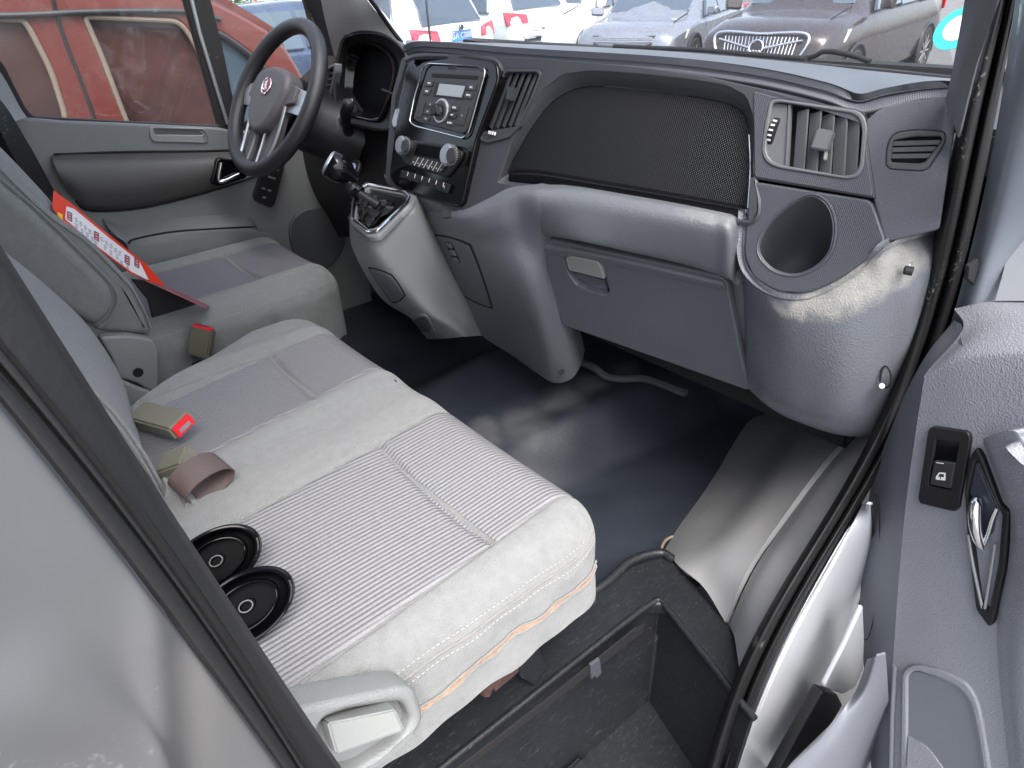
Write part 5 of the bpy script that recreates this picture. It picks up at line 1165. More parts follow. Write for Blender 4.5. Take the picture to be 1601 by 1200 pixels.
# window switch
swo = [(1456, 667), (1513, 675), (1517, 687), (1498, 795), (1492, 800), (1438, 787), (1435, 780), (1451, 672)]
swi = [(1463, 687), (1499, 691), (1486, 766), (1451, 759)]
swt = panel('window_switch', Dp, swo, 'black_plastic', door, holes=[swi], t=.008, off=.010, bev=.0015, r=.006, hr=.002)
panel('switch_recess', Dp, [(1460, 683), (1503, 688), (1489, 770), (1448, 762)], 'gloss_black', swt, t=.002, off=.0045+.002, bev=.0005, r=.001)
rk = panel('rocker', Dp, [(1460, 720), (1493, 724), (1486, 764), (1453, 757)], 'radio_button', swt, t=.006, off=.0125, bev=.0018, r=.002)
bar('rocker_line', Dp, (1464, 723), (1475, 724.5), .001, .0005, .0130, 'white_print', rk, 0)
ii = 1.35
ic = lambda pts_: [(1470.5+(x)*ii*.55, 745+(y)*ii*.55) for x, y in pts_]
panel('window_icon', Dp, ic([(-10, 0), (-3, -9), (10, -8), (10, 8), (-10, 6)]), 'white_print', rk, holes=[ic([(-6, 0), (-2, -6), (7, -5.4), (7, 1), (-6, 0)])], t=.0006, off=.0130, bev=.0001, r=.0004)
tube('window_icon', [D(*ic([(0, -6)])[0], .0133), D(*ic([(0, 5)])[0], .0133)], .0005, 'radio_button', rk, seg=6)
# release handle in its bowl
ho = [(1525, 700), (1534, 711), (1564, 792), (1579, 800), (1571, 890), (1552, 975), (1545, 981), (1536, 968), (1525, 954), (1512, 850), (1507, 768), (1512, 720)]
hb = panel('handle_bezel', Dp, ho, 'black_plastic', door, holes=[[(1526, 718), (1560, 794), (1566, 806), (1560, 880), (1545, 955), (1531, 940), (1519, 845), (1513, 768)]], t=.014, off=.012, bev=.003, r=.008, hr=.004)
panel('handle_bowl', Dp, ho, 'gloss_black', hb, t=.003, off=.004, bev=.0005, r=.006)
mat('bowl_blue', (.035, .04, .055), .35)
panel('bowl_plate', Dp, [(1526, 722), (1558, 795), (1552, 832), (1540, 848), (1528, 800), (1516, 770)], 'bowl_blue', hb, t=.003, off=.0078, bev=.001, r=.003)
tube('release_lever', crm([D(1528, 778, .010), D(1525, 795, .016), D(1525, 820, .020), D(1529, 842, .021), D(1536, 857, .019)], 24), [.0045, .006, .0072, .008, .0082, .0083, .0084, .0085, .0085, .0084, .0083, .0082, .008, .0078, .0075, .0072, .007, .0068, .0065, .006, .0055, .005, .0042, .003], 'chrome', hb, seg=16)
tube('lever_edge', crm([D(1536, 857, .018), D(1544, 838, .018), D(1552, 812, .014), D(1559, 795, .010)], 16), .0026, 'chrome', hb)
tube('lever_edge', crm([D(1514, 835, .011), D(1522, 885, .011), D(1536, 950, .010)], 16), .0022, 'satin', hb)
tube('lever_edge', [D(1556, 850, .012), D(1547, 910, .011), D(1540, 952, .010)], .0020, 'satin', hb)
# pull grip
gr = [[D(1537, 690, .012), D(1556, 740, .014), D(1572, 786, .014), D(1580, 806, .012), D(1576, 880, .008), D(1560, 965, .006), D(1562, 1050, .005), D(1576, 1180, .005), D(1590, 1330, .005)],
      [D(1543, 683, .03), D(1564, 735, .035), D(1582, 782, .036), D(1592, 808, .034), D(1590, 880, .028), D(1574, 965, .02), D(1574, 1050, .012), D(1586, 1180, .010), D(1600, 1330, .010)],
      [D(1584, 673, .045), D(1605, 725, .052), D(1620, 780, .055), D(1630, 812, .055), D(1625, 880, .05), D(1610, 965, .04), D(1600, 1050, .025), D(1608, 1180, .018), D(1620, 1330, .018)],
      [D(1612, 700, .045), D(1650, 730, .052), D(1680, 780, .055), D(1690, 812, .055), D(1690, 880, .05), D(1690, 965, .04), D(1690, 1050, .03), D(1690, 1180, .02), D(1690, 1330, .02)]]
loft('pull_grip', gr, 'door_grey', door, 90, 40, .02)
# door shell behind the trim, seen above the ledge
box('door_shell', (.86, .99, .50), (1.75, 1.02, 1.30), 'sill_paint', door, .01)
door_ = door
# door glass frame edge, upper right
loft('door_window_frame', [[D(1598, -30, -.14), D(1592, 150, -.14), D(1586, 300, -.13), D(1574, 400, -.12), D(1556, 470, -.11)], [D(1640, -30, -.14), D(1640, 150, -.14), D(1640, 300, -.13), D(1640, 400, -.12), D(1640, 470, -.11)]], 'sill_paint', door, 30, 10, .02)

# ================================================================== DRIVER DOOR (far side)
FX = -1.25
Q = PL([FX, 0, 1.2], [FX, 1, 1.2], [FX, 0, 1.6])
dd = empty('driver_door', [FX, .7, .7], 'closed grey driver door across the cabin with armrest, black switch plate and open view window', 'door')
panel('door_trim', Q, [(8, 178), (18, 182), (100, 189), (200, 193), (345, 200), (372, 206), (545, 190), (600, 600), (300, 620), (190, 450), (90, 300), (45, 240)], 'far_door', dd, t=.03, bev=.006, r=.01, segs=3)
ar = [[Q.pt(*p, .002) for p in [(80, 243), (112, 240), (200, 239), (300, 238), (366, 236)]], [Q.pt(*p, .045) for p in [(84, 252), (125, 256), (205, 256), (300, 252), (364, 246)]], [Q.pt(*p, .055) for p in [(92, 272), (135, 290), (205, 290), (300, 276), (362, 262)]],
      [Q.pt(*p, .035) for p in [(106, 298), (140, 318), (210, 314), (300, 298), (358, 284)]], [Q.pt(*p, .001) for p in [(118, 312), (140, 328), (215, 325), (300, 306), (356, 290)]]]
mat('armrest_vinyl', (.075, .072, .070), .5, grain=.2, gscale=300)
loft('armrest', ar, 'armrest_vinyl', dd, 60, 40, .006)
tube('trim_seam', crm([Q.pt(*p, .003) for p in [(84, 241), (200, 237), (300, 236), (370, 234)]], 20), .003, 'void', dd)
tube('trim_seam', crm([Q.pt(*p, .003) for p in [(118, 313), (140, 329), (215, 326), (300, 307), (360, 289), (400, 275)]], 30), .003, 'void', dd)
pg = panel('pull_pocket', Q, [(233, 198), (320, 200), (327, 212), (325, 224), (240, 222), (235, 215)], 'seat_plastic', dd, holes=[[(240, 200), (310, 203), (318, 211), (243, 210)]], t=.012, off=.006, bev=.003, r=.01, hr=.004)
panel('pocket_shadow', Q, [(238, 199), (312, 202), (320, 212), (241, 211)], 'far_door_dark', pg, t=.003, off=.0025, bev=.0005, r=.002)
hh = panel('handle_bowl', Q, [(338, 250), (346, 247), (372, 250), (385, 262), (386, 278), (345, 291), (333, 290), (330, 284)], 'gloss_black', dd, t=.03, off=.062, bev=.004, r=.008)
tube('release_lever', crm([Q.pt(346, 254, .068), Q.pt(342, 280, .068), Q.pt(352, 282, .072), Q.pt(374, 272, .072)], 20), .006, 'chrome', hh)
spn = panel('switch_plate', Q, [(415, 248), (443, 246), (447, 252), (430, 318), (424, 325), (398, 313), (396, 306)], 'black_plastic', dd, t=.012, off=.03, bev=.003, r=.006)
for (x, y) in ((436, 254), (426, 262), (433, 265), (422, 276), (428, 278), (412, 294), (421, 297), (413, 308)):
    bar('switch', Q, (x-2, y), (x+3, y+1), .006, .004, .034, 'satin', spn, .0005)
loft('door_pocket', [[Q.pt(*p, .0) for p in [(160, 340), (200, 352), (300, 338), (380, 336), (402, 352)]], [Q.pt(*p, .05) for p in [(180, 366), (220, 374), (300, 362), (380, 355), (402, 360)]], [Q.pt(*p, .06) for p in [(200, 386), (240, 392), (320, 384), (400, 372), (430, 370)]], [Q.pt(*p, .06) for p in [(215, 440), (250, 440), (330, 430), (410, 420), (440, 400)]]], 'far_door', dd, 40, 30, .006)
tube('trim_seam', crm([Q.pt(*p, .066) for p in [(200, 380), (212, 373), (270, 362), (340, 357), (400, 354)]], 20), .003, 'void', dd)
panel('speaker_grille', Q, [(455, 350), (470, 332), (490, 326), (520, 330), (540, 380), (510, 420), (470, 410), (455, 380)], 'far_door_dark', dd, t=.02, off=.012, bev=.004, smooth_out=True)
# window frames
Qw = PL([FX-.02, 0, 1.2], [FX-.02, 1, 1.2], [FX-.02, 0, 1.6])
nf = [(-70, -60), (-60, 40), (0, 108), (42, 182), (52, 187), (200, 194), (346, 200), (368, 206), (420, 190), (540, 170), (470, -20), (440, -60)]
wfr = panel('window_frame', Qw, [(-140, -90), (-120, 60), (-40, 140), (10, 200), (200, 215), (420, 212), (560, 190), (490, -30), (450, -90)], 'rubber', dd, holes=[[(-75, -70), (-60, 30), (6, 100), (40, 168), (52, 182), (200, 190), (343, 197), (270, -70)], [(318, -70), (330, 0), (352, 90), (372, 190), (420, 186), (505, 160), (505, 100), (478, 0), (450, -70)]], t=.03, bev=.004, r=.02, hr=.012)
tube('chrome_strip', [Qw.pt(290, -40, .008), Qw.pt(312, 50, .008), Qw.pt(356, 194, .008)], .0055, 'satin', dd)
panel('window_glass', Qw, [(-90, -80), (-70, 30), (0, 105), (50, 190), (345, 204), (275, -80)], 'side_glass', dd, t=.004, off=-.016, bev=.001)
panel('quarter_glass', Qw, [(310, -80), (325, 0), (350, 90), (372, 205), (430, 200), (515, 170), (515, 90), (485, 0), (455, -80)], 'side_glass', dd, t=.004, off=-.016, bev=.001)
loft('pillar_cover', [[at(-60, 40, x=-1.2), at(0, 112, x=-1.2), at(30, 165, x=-1.2), at(42, 183, x=-1.2)], [at(-60, 110, x=-1.15), at(-10, 170, x=-1.15), at(10, 182, x=-1.15), at(20, 190, x=-1.15)]], 'seat_plastic', van, 20, 10, .02)
loft('pillar_seal', [[at(-60, 110, x=-1.15), at(0, 155, x=-1.15), at(45, 225, x=-1.15), at(100, 320, x=-1.15), at(160, 385, x=-1.15)], [at(-60, 150, x=-1.1), at(-10, 190, x=-1.1), at(30, 260, x=-1.1), at(85, 340, x=-1.1), at(150, 420, x=-1.1)]], 'seal_black', van, 30, 8, .02)
tube('wiring', crm([at(905, 565, y=1.15), at(930, 575, y=1.15), at(948, 588, y=1.16), at(975, 592, y=1.18), at(1010, 592, y=1.2), at(1060, 610, y=1.2), at(1072, 614, y=1.2)], 40), .010, 'cup_dark', van, seg=8)

# ================================================================== WINDSCREEN
base = [at(x, y, y=1.45) for x, y in ((560, 40), (780, 66), (1000, 76), (1200, 92), (1345, 104), (1480, 118))]
base = [p+np.array([0, .06, -.012]) for p in base]
glr = [base, [p+np.array([0, -.55, .40]) for p in base], [p+np.array([0, -1.0, .80]) for p in base]]
gl_ = loft('windscreen', glr, 'windscreen_glass', van, 40, 20, .005)
tube('cowl_rubber', [p+np.array([0, -.01, -.004]) for p in crm(base[2:], 30)], .008, 'seal_black', van)
wpr = empty('wiper', at(1250, 92, y=1.62), 'black windscreen wiper resting along the bottom of the glass', 'wiper')
tube('arm', crm([at(1180, 88, y=1.66), at(1260, 90, y=1.66), at(1290, 80, y=1.66), at(1330, 86, y=1.66), at(1360, 96, y=1.66)], 30), .006, 'black_plastic', wpr)
tube('blade', [at(960, 72, y=1.68), at(1100, 78, y=1.66), at(1260, 92, y=1.64)], .006, 'rubber', wpr)
an = empty('antenna', at(668, 30, y=2.2), 'thin dark antenna rod standing beyond the windscreen glass', 'antenna')
tube('rod', [at(663, -40, y=1.95), at(668, 20, y=1.95), at(673, 64, y=1.95)], .005, 'dark_trim', an)
# round teal sticker on the glass
stc = at(1497, 44, y=1.2)
stn = np.array([-.2, -.8, .55]); stn /= np.linalg.norm(stn)
stp = PL(stc, stc+np.cross(stn, [0, 0, 1.0]), stc+np.cross(stn, np.cross(stn, [0, 0, 1.0])))
st_ = empty('glass_sticker', stc, 'round teal sticker with a white centre on the windscreen near the door pillar', 'sticker')
mk('disc', *lathe_vf(stc, stp.n, [(.032, 0), (.032, .0006)], 40), 'teal', st_)
mk('centre', *lathe_vf(stc, stp.n, [(.019, .0006), (.019, .001)], 40), 'paper_white', st_)

tube('straw', [at(1186, 612, z=.69), at(1174, 632, z=.675)], .0022, 'white_print', None) if False else tag(tube('straw', [at(1186, 612, z=.70), at(1174, 632, z=.672)], .0022, 'white_print'), 'thin white straw lying at the front edge of the dark floor mat', 'straw')

# ---- nose of the van beyond the windscreen
loft('bonnet', [[(-1.40, 1.86, 1.40), (-.9, 1.86, 1.44), (-.3, 1.86, 1.45), (.3, 1.86, 1.44), (.76, 1.86, 1.38)], [(-1.38, 2.2, 1.28), (-.9, 2.25, 1.34), (-.3, 2.27, 1.35), (.3, 2.25, 1.34), (.74, 2.2, 1.26)],
                [(-1.30, 2.55, 1.05), (-.9, 2.66, 1.12), (-.3, 2.7, 1.13), (.3, 2.66, 1.12), (.66, 2.55, 1.04)], [(-1.24, 2.68, .5), (-.9, 2.84, .5), (-.3, 2.88, .5), (.3, 2.84, .5), (.6, 2.68, .5)]], 'hinge_paint', van, 50, 50, .01)
loft('front_wing', [[(.77, 1.25, 1.36), (.77, 1.6, 1.38), (.76, 1.86, 1.38), (.74, 2.2, 1.26), (.66, 2.55, 1.04)], [(.80, 1.25, 1.0), (.82, 1.6, 1.0), (.82, 1.86, 1.0), (.80, 2.2, .95), (.70, 2.6, .85)], [(.80, 1.25, .5), (.82, 1.6, .5), (.82, 1.86, .5), (.80, 2.2, .5), (.62, 2.66, .5)]], 'hinge_paint', van, 40, 30, .01)

# ================================================================== OUTSIDE
g = mk('ground', [(-60, -40, 0), (60, -40, 0), (60, 120, 0), (-60, 120, 0), (-300, -300, -.02), (300, -300, -.02), (300, 300, -.02), (-300, 300, -.02)], [(0, 1, 2, 3), (4, 5, 6, 7)], 'asphalt', None, False, True, origin=(0, 0, 0)); g['kind'] = 'structure'

def car(name, label, cat, pos, heading, L=4.5, Wd=1.82, H=1.65, paint='paint_white', kind='suv', emblem=None, plate=None, group='parked cars beyond the windscreen'):
    """X forward, Y left, Z up in local space"""
    e = empty(name, (pos[0], pos[1], 0), label, cat, group)
    a = math.radians(heading); X = np.array([math.cos(a), math.sin(a), 0]); Y = np.array([-math.sin(a), math.cos(a), 0]); Z = np.array([0, 0, 1.0]); O = np.array([pos[0], pos[1], 0])
    T = lambda x, y, z: O+X*x+Y*y+Z*z
    hw = Wd/2; hood = H*.62; belt = H*.60; rf = H
    if kind == 'sedan': hood = H*.64; belt = H*.63
    if kind == 'suv': hood = H*.64; belt = H*.63
    f = L/2
    # stations: x, half width, sill z, shoulder z, roof z, roof half width
    st = [(-f, hw*.80, .45, belt*.80, belt*.86, hw*.66), (-f+.06, hw*.90, .32, belt*.93, belt*1.0, hw*.72), (-f+.18, hw*.96, .26, belt*1.0, belt*1.06, hw*.74),
          (-f+(.50 if kind != 'sedan' else .95), hw*.99, .25, belt*1.01, (rf*.95 if kind != 'sedan' else belt*1.12), hw*.70), (-f+1.15 if kind != 'sedan' else -f+1.5, hw, .24, belt*1.0, rf*.99, hw*.70), (0, hw, .24, belt*.98, rf, hw*.71),
          (f-1.95, hw, .24, belt*.97, rf*.98, hw*.70), (f-1.15, hw*.99, .24, belt*.97, hood*1.06, hw*.76), (f-.95, hw*.99, .24, belt*.95, hood*1.0, hw*.78), (f-.45, hw*.96, .25, belt*.90, hood*.95, hw*.72), (f-.12, hw*.88, .28, belt*.80, hood*.84, hw*.62), (f-.02, hw*.78, .34, belt*.62, belt*.68, hw*.55), (f, hw*.70, .40, belt*.5, belt*.56, hw*.50)]
    rows = []
    for x, w_, zs, zb, zr, wr in st:
        pr = [(w_*.90, zs), (w_*.97, zs+.10), (w_, (zs+zb)*.5), (w_*.985, zb*.94), (w_*.93, zb), (wr+(w_*.93-wr)*.12, zb+(zr-zb)*.85), (wr*.9, zr-.004*(1)), (wr*.45, zr+.015), (0, zr+.02)]
        full = [T(x, y, z) for y, z in pr]+[T(x, -y, z) for y, z in pr[-2::-1]]; rows.append(full)
    G = np.array(rows); G = crm(G, 70); V, F = grid_mesh(G); F = list(F); na, nb = G.shape[:2]; F.append(tuple(range(nb))); F.append(tuple((na-1)*nb+j for j in range(nb-1, -1, -1)))
    body = mk('body', V, F, paint, e)
    def onbody(x, y):   # top surface height at local x,y
        k = min(range(len(st)-1), key=lambda i: 0 if st[i][0] <= x <= st[i+1][0] else 1); s0, s1 = st[k], st[k+1]; t = (x-s0[0])/(s1[0]-s0[0]); return [s0[i]+(s1[i]-s0[i])*t for i in range(6)]
    def quad(nm, pts_, m, th=.02, bev=.006, par=None):
        c = [T(*p) for p in pts_]; n = np.cross(c[1]-c[0], c[2]-c[0]); n /= np.linalg.norm(n); mid = O+Z*.8
        if n @ (np.mean(c, axis=0)-mid) < 0: n = -n
        k = len(c); return solid(nm, [p-n*th*.6 for p in c]+[p+n*th*.4 for p in c], [tuple(range(k)), tuple(range(k, 2*k))]+[(i, (i+1) % k, (i+1) % k+k, i+k) for i in range(k)], m, par or e, bev, 1)
    wr = hw*.70
    # windscreen and rear glass
    quad('windshield', [(f-1.20, hw*.74, hood*1.07+.01), (f-1.20, -hw*.74, hood*1.07+.01), (f-1.90, -wr*.92, rf*.975+.01), (f-1.90, wr*.92, rf*.975+.01)], 'car_glass', .04)
    if kind != 'sedan': quad('rear_window', [(-f+.16, hw*.70, belt*1.05), (-f+.16, -hw*.70, belt*1.05), (-f+.44, -wr*.86, rf*.93), (-f+.44, wr*.86, rf*.93)], 'car_glass', .06)
    for s in (-1, 1):
        yb, yt = s*hw*.955, s*(wr+(hw*.93-wr)*.16)
        xs = [(-f+.55, -f+1.35), (-f+1.42, -.02), (.05, f-1.45)] if kind != 'sedan' else [(-f+1.25, -.05), (.02, f-1.45)]
        for j, (x0, x1) in enumerate(xs):
            x1t = x1-(.55 if j == len(xs)-1 else .0); x0t = x0+(.18 if j == 0 else 0)
            quad('side_window', [(x0, yb, belt*1.03), (x1, yb, belt*1.01), (x1t, yt, rf*.93), (x0t, yt, rf*.93)], 'car_glass', .05)
        quad('mirror', [(f-1.45, s*(hw+.02), belt*1.02), (f-1.30, s*(hw+.18), belt*1.04), (f-1.32, s*(hw+.20), belt*1.16), (f-1.45, s*(hw+.02), belt*1.15)], paint, .09, .02)
        quad('headlight', [(f-.16, s*hw*.60, belt*.66), (f-.48, s*hw*.965, belt*.74), (f-.60, s*hw*.975, belt*.87), (f-.14, s*hw*.66, belt*.78)], 'lamp_clear', .05, .008)
        quad('fog_lamp_bezel', [(f-.03, s*hw*.60, belt*.34), (f-.16, s*hw*.86, belt*.34), (f-.16, s*hw*.86, belt*.46), (f-.03, s*hw*.62, belt*.44)], 'dark_trim', .05, .006)
        quad('tail_lamp', [(-f-.02, s*hw*.50, belt*.86), (-f+.10, s*hw*.97, belt*.84), (-f+.16, s*hw*.99, belt*1.04), (-f+.0, s*hw*.54, belt*.99)], 'tail_red', .045, .008)
        for x in (f-.88, -f+.86):
            R_ = .345; c = T(x, s*(hw-.09), R_)
            wh = mk('wheel', *lathe_vf(c, Y*s, [(R_-.04, -.10), (R_, -.07), (R_, .08), (R_-.03, .105), (R_-.09, .10), (R_-.095, .085)], 36), 'tyre', e)
            mk('rim', *lathe_vf(c, Y*s, [(R_-.095, .05), (R_-.095, .098), (R_-.11, .10), (R_-.12, .07), (.03, .085), (.02, .1)], 36), 'dark_trim', wh)
            for k in range(10):
                t = 2*math.pi*k/10; d = X*math.cos(t)+Z*math.sin(t); tt = np.cross(Y, d)
                obox('spoke', c+Y*s*.088+d*.14, [d, tt, Y], [.10, .013, .012], 'rim', wh, .004)
            tube('arch', [T(x+math.cos(t)*(R_+.055), s*(hw+.0), R_+math.sin(t)*(R_+.055)) for t in np.linspace(-.1, math.pi+.1, 24)], .022, 'dark_trim', e, seg=8)
            mk('arch_well', *lathe_vf(T(x, s*(hw-.05), R_), Y*s, [(R_+.05, -.1), (R_+.05, .052)], 36), 'void', e)
    # front: grille, bumper opening, plate
    gz0, gz1 = (belt*.48, belt*.84) if emblem == 'shield' else (belt*.56, belt*.82)
    gr_ = quad('grille', [(f+.01, hw*.50, gz0), (f+.01, -hw*.50, gz0), (f-.10, -hw*.58, gz1), (f-.10, hw*.58, gz1)], 'dark_trim', .05, .01)
    if emblem == 'shield':
        for k in range(21):
            y = hw*(-.50+k*.05); tube('bar', [T(f+.035, y*.92, gz0+.02), T(f-.06, y, gz1-.02)], .008, 'chrome', gr_, seg=6)
        tube('surround', crm_closed([T(f+.03, hw*.44, gz0), T(f+.05, 0, gz0-.07), T(f+.03, -hw*.44, gz0), T(f-.06, -hw*.64, gz1), T(f-.07, 0, gz1+.01), T(f-.06, hw*.64, gz1)], 48), .018, 'chrome', gr_, closed=True)
        cc_ = T(f+.02, 0, (gz0+gz1)/2+.05); nrm = X*.95+Z*.3
        ri = mk('badge', *lathe_vf(cc_, nrm, [(.085, 0), (.085, .02)], 32), 'dark_trim', gr_)
        tube('badge_ring', [cc_+nrm*.02+Y*.088*math.cos(t)+np.cross(nrm, Y)*.088*math.sin(t) for t in np.linspace(0, 2*math.pi, 30, endpoint=False)], .012, 'chrome', ri, closed=True)
        for dy in (-.04, 0, .04): quad('badge_shield', [(f+.055, dy-.022, gz0+.22-.0), (f+.055, dy+.022, gz0+.22), (f+.05, dy+.0+.012, gz0+.14), (f+.05, dy-.022, gz0+.14)], 'chrome', .012, .002, ri)
        for s in (-1, 1): tube('wing_bar', [T(f+.02, s*.10, (gz0+gz1)/2+.05), T(f-.03, s*hw*.58, gz1-.05)], .014, 'chrome', gr_)
    elif emblem == 'round':
        for k in range(3): tube('bar', [T(f-.0, -hw*.54, gz0+.06+k*.09), T(f+.03, 0, gz0+.05+k*.09), T(f-.0, hw*.54, gz0+.06+k*.09)], .012, 'chrome', gr_, seg=6)
        cc_ = T(f+.035, 0, (gz0+gz1)/2); ri = mk('badge', *lathe_vf(cc_, X, [(.06, 0), (.06, .02)], 32), 'dark_trim', gr_)
        tube('badge_ring', [cc_+X*.02+Y*.06*math.cos(t)+Z*.06*math.sin(t) for t in np.linspace(0, 2*math.pi, 30, endpoint=False)], .009, 'chrome', ri, closed=True)
        tube('badge_mark', [cc_+X*.025+Y*.04+Z*.04, cc_+X*.025-Z*.045, cc_+X*.025-Y*.04+Z*.04], .007, 'chrome', ri)
    else:
        for k in range(4): tube('bar', [T(f-.01, -hw*.54, gz0+.05+k*.06), T(f+.02, 0, gz0+.045+k*.06), T(f-.01, hw*.54, gz0+.05+k*.06)], .008, 'satin', gr_, seg=6)
    quad('bumper_opening', [(f+.01, hw*.55, belt*.30), (f+.01, -hw*.55, belt*.30), (f+.01, -hw*.58, belt*.44), (f+.01, hw*.58, belt*.44)], 'dark_trim', .05, .01)
    # rear
    quad('rear_bumper', [(-f-.03, hw*.80, .34), (-f-.03, -hw*.80, .34), (-f-.03, -hw*.82, belt*.55), (-f-.03, hw*.82, belt*.55)], paint, .10, .02)
    if plate:
        pl_ = quad('number_plate', [(-f-.035, .22, belt*.83), (-f-.035, -.22, belt*.83), (-f-.015, -.22, belt*.83+.14), (-f-.015, .22, belt*.83+.14)], 'plate_blue', .012, .003)
        text('plate_text', plate, T(-f-.034, 0, belt*.83+.07), -Y, -X, .115, 'white_print', pl_, .002)
        bd = mk('badge', *lathe_vf(T(-f+.0, 0, belt*1.0), -X, [(.042, 0), (.042, .03)], 30), 'dark_trim', e)
        tube('badge_ring', [T(-f-.03, .04*math.cos(t), belt*1.0+.04*math.sin(t)) for t in np.linspace(0, 2*math.pi, 24, endpoint=False)], .006, 'chrome', bd, closed=True)
    quad('hood_seam', [(f-.5, hw*.72, hood*.965), (f-.5, hw*.715, hood*.965), (f-1.15, hw*.735, hood*1.062), (f-1.15, hw*.74, hood*1.062)], 'dark_trim', .02, .001)
    return e
car('estate_car', 'white SUV seen from behind with red tail lamps and a blue number plate', 'car', (-8.35+2.25*math.cos(math.radians(190)), 6.95+2.25*math.sin(math.radians(190))), 190, H=1.62, kind='suv', paint='paint_white', plate='苏A·C0085')
car('side_on_car', 'pearl white SUV standing behind the white ones, mostly its rear side', 'car', (at(852, 30, z=.95)[0]-2.27, at(852, 30, z=.95)[1]-.2), 186, H=1.7, kind='suv', paint='paint_pearl')
car('front_car', 'white SUV facing the van with slim grille and round badge', 'car', (-9.2-2.25*math.cos(math.radians(-70)), 8.8-2.25*math.sin(math.radians(-70))), -70, H=1.66, kind='suv', paint='paint_white', emblem='round')
car('dark_sedan', 'dark grey sedan facing the van between the white and the brown cars', 'car', (-6.95-2.25*math.cos(math.radians(-70)), 9.0-2.25*math.sin(math.radians(-70))), -70, H=1.5, kind='sedan', paint='paint_dark')
car('brown_car', 'brown people carrier with a chrome waterfall grille and shield badge', 'car', (-4.32-2.5*math.cos(math.radians(-82)), 8.6-2.5*math.sin(math.radians(-82))), -82, L=5.0, Wd=1.88, H=1.7, kind='suv', paint='paint_brown', emblem='shield')
car('blue_car', 'dark blue car behind the steering wheel rim, past the red van', 'car', (-9.5, 5.2), 100, H=1.5, kind='suv', paint='paint_blue')

# ---- maroon van alongside
RX = -2.75
R_ = PL([RX, 0, 1.2], [RX, 1, 1.2], [RX, 0, 1.6])
rv = empty('maroon_van', (RX-.8, .6, 0), 'maroon van with beige-framed dark windows parked beside the driver door', 'van')
rvo = [(-700, 700), (-700, -120), (-200, -110), (200, -60), (345, 5), (400, 35), (438, 60), (470, 110), (500, 180), (540, 700)]
w1_ = [(-260, 20), (-60, 28), (36, 31), (46, 44), (80, 110), (104, 186), (90, 260), (-260, 250)]
w2_ = [(132, 26), (280, 33), (300, 60), (330, 120), (365, 190), (380, 240), (215, 230), (190, 170), (160, 90), (140, 44)]
w3_ = [(318, 46), (345, 52), (385, 80), (420, 112), (445, 150), (450, 200), (395, 215), (362, 160), (335, 95)]
bd = panel('body', R_, rvo, 'paint_maroon', rv, holes=[w1_, w2_, w3_], t=.12, bev=.02, r=.10, hr=.03)
for ww, mm in ((w1_, 'van_glass'), (w2_, 'van_glass'), (w3_, 'car_glass')):
    fr_ = panel('window', R_, ww, mm, rv, t=.02, off=-.03, bev=.004, r=.03)
    if mm == 'van_glass': ring('frame', R_, ww, .024, 'beige_frame', fr_, off=-.005, r=.05)
    else: ring('frame', R_, ww, .03, 'dark_trim', fr_, off=-.005, r=.05)
tube('door_gap', crm([R_.pt(*p, .002) for p in [(70, -60), (88, 20), (108, 80), (128, 130), (152, 200), (180, 300)]], 40), .008, 'void', rv)
tube('roof_gutter', crm([R_.pt(*p, .01) for p in [(-300, 22), (0, 24), (150, 18), (290, 18), (345, 30)]], 40), .012, 'dark_trim', rv)
box('van_core', (RX-1.75, -4.0, .25), (RX-.12, 1.0, 1.05), 'paint_maroon', rv, .1)
loft('roof', [[R_.pt(*p, -.02) for p in [(-700, -120), (-200, -110), (200, -60), (345, 5), (438, 60)]], [R_.pt(*p, -.02)+np.array([-.8, 0, .06]) for p in [(-700, -120), (-200, -110), (200, -60), (345, 5), (438, 60)]], [R_.pt(*p, -.02)+np.array([-1.7, 0, 0]) for p in [(-700, -120), (-200, -110), (200, -60), (345, 5), (438, 60)]]], 'paint_maroon', rv, 30, 20, .03)
mk('windshield_hood', [R_.pt(*p, o_)+np.array(s_) for p, o_, s_ in [((438, 60), -.02, (0, 0, 0)), ((500, 180), -.02, (0, 0, 0)), ((500, 180), -.02, (-1.6, 0, 0)), ((438, 60), -.02, (-1.6, 0, 0))]], [(0, 1, 2, 3)], 'car_glass', rv)

# ---- tree, hoarding and building far off
def tree(px, py, dist, rad, label):
    c = CAM+ray(px, py)/np.linalg.norm(ray(px, py))*dist; e = empty('broadleaf_tree', (c[0], c[1], 0), label, 'tree')
    tube('trunk', [(c[0], c[1], 0), (c[0]+.1, c[1], c[2]*.6), (c[0], c[1]+.1, c[2])], [.22, .16, .06], 'bark', e)
    rg = np.random.RandomState(5); V = []; F = []
    for i in range(5200):
        d = rg.normal(size=3); d /= np.linalg.norm(d); lump = 1+.25*math.sin(d[0]*5+1)*math.sin(d[1]*6)+.18*math.sin(d[2]*9)
        p = c+d*rad*lump*rg.uniform(.45, 1)**.5; s = rg.uniform(.05, .12)*rad/2; u = rg.normal(size=3); u /= np.linalg.norm(u); v = np.cross(u, rg.normal(size=3)); v /= np.linalg.norm(v)
        k = len(V); V += [p-u*s, p+v*s*.6, p+u*s, p-v*s*.6]; F.append((k, k+1, k+2, k+3))
    mk('crown', V, F, 'leaf', e, smooth=False, recalc=False)
tree(365, -12, 26, 1.6, 'green leafy tree beyond the driver window')
tree(590, -50, 34, 2.6, 'green leafy tree behind the yellow board')
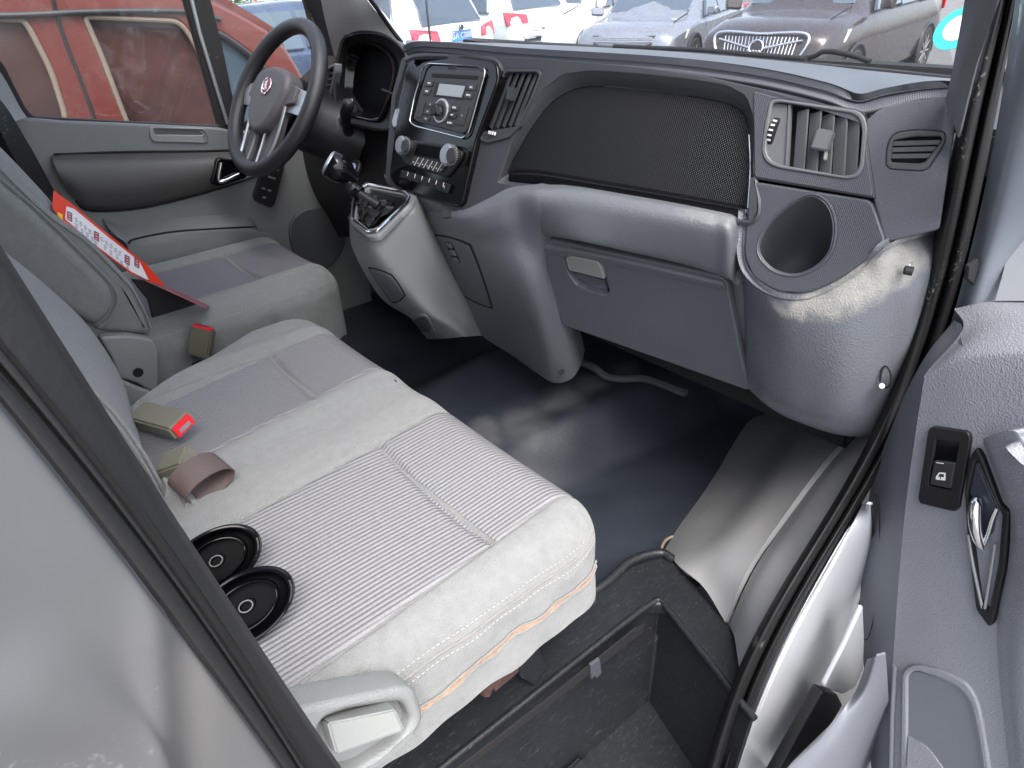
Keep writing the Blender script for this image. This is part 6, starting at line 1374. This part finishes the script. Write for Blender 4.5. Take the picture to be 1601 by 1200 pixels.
def block(name, px0, px1, py0, py1, dist, m, label, cat):
    a_, b_ = [CAM+ray(x, py1)/np.linalg.norm(ray(x, py1))*dist for x in (px0, px1)]; top_ = (CAM+ray(px0, py0)/np.linalg.norm(ray(px0, py0))*dist)[2]
    d = b_-a_; d[2] = 0; L = np.linalg.norm(d); d /= L; n = np.array([-d[1], d[0], 0]); c = (a_+b_)/2
    e = empty(name, (c[0], c[1], 0), label, cat)
    return e, d, n, L, c, top_
e, d, n, L, c, tz = block('building', 300, 700, -60, 40, 46, 'wall_white', 'pale building far behind the parked cars', 'building')
obox('wall', [c[0], c[1], 4], [d, n, np.array([0, 0, 1.0])], [L/2+6, 2, 4], 'wall_white', e, .05)
for k in range(10):
    obox('window', [c[0]+d[0]*(k-4.5)*3-n[0]*2.0*np.sign(n @ (c-CAM)), c[1]+d[1]*(k-4.5)*3-n[1]*2.0*np.sign(n @ (c-CAM)), 4.2], [d, n, np.array([0, 0, 1.0])], [.9, .05, .8], 'car_glass', e, .02)
e, d, n, L, c, tz = block('hoarding', 402, 428, -10, 26, 24, 'sign_red', 'small red and white board standing past the maroon van', 'hoarding')
obox('board', [c[0], c[1], c[2]+.25], [d, n, np.array([0, 0, 1.0])], [L/2, .04, .35], 'sign_red', e, .01)
obox('white_panel', [c[0]-n[0]*np.sign(n @ (c-CAM))*.05, c[1]-n[1]*np.sign(n @ (c-CAM))*.05, c[2]+.3], [d, n, np.array([0, 0, 1.0])], [L*.3, .03, .15], 'wall_white', e, .01)
obox('post', [c[0], c[1], c[2]/2], [d, n, np.array([0, 0, 1.0])], [.04, .04, c[2]/2], 'dark_trim', e, .005)
e, d, n, L, c, tz = block('notice_board', 572, 592, -20, 12, 20, 'sign_yellow', 'bright yellow board glimpsed at the top beside the window pillar', 'board')
obox('board', [c[0], c[1], c[2]+.2], [d, n, np.array([0, 0, 1.0])], [L/2, .04, .4], 'sign_yellow', e, .01)
obox('post', [c[0], c[1], c[2]/2], [d, n, np.array([0, 0, 1.0])], [.04, .04, c[2]/2], 'dark_trim', e, .005)
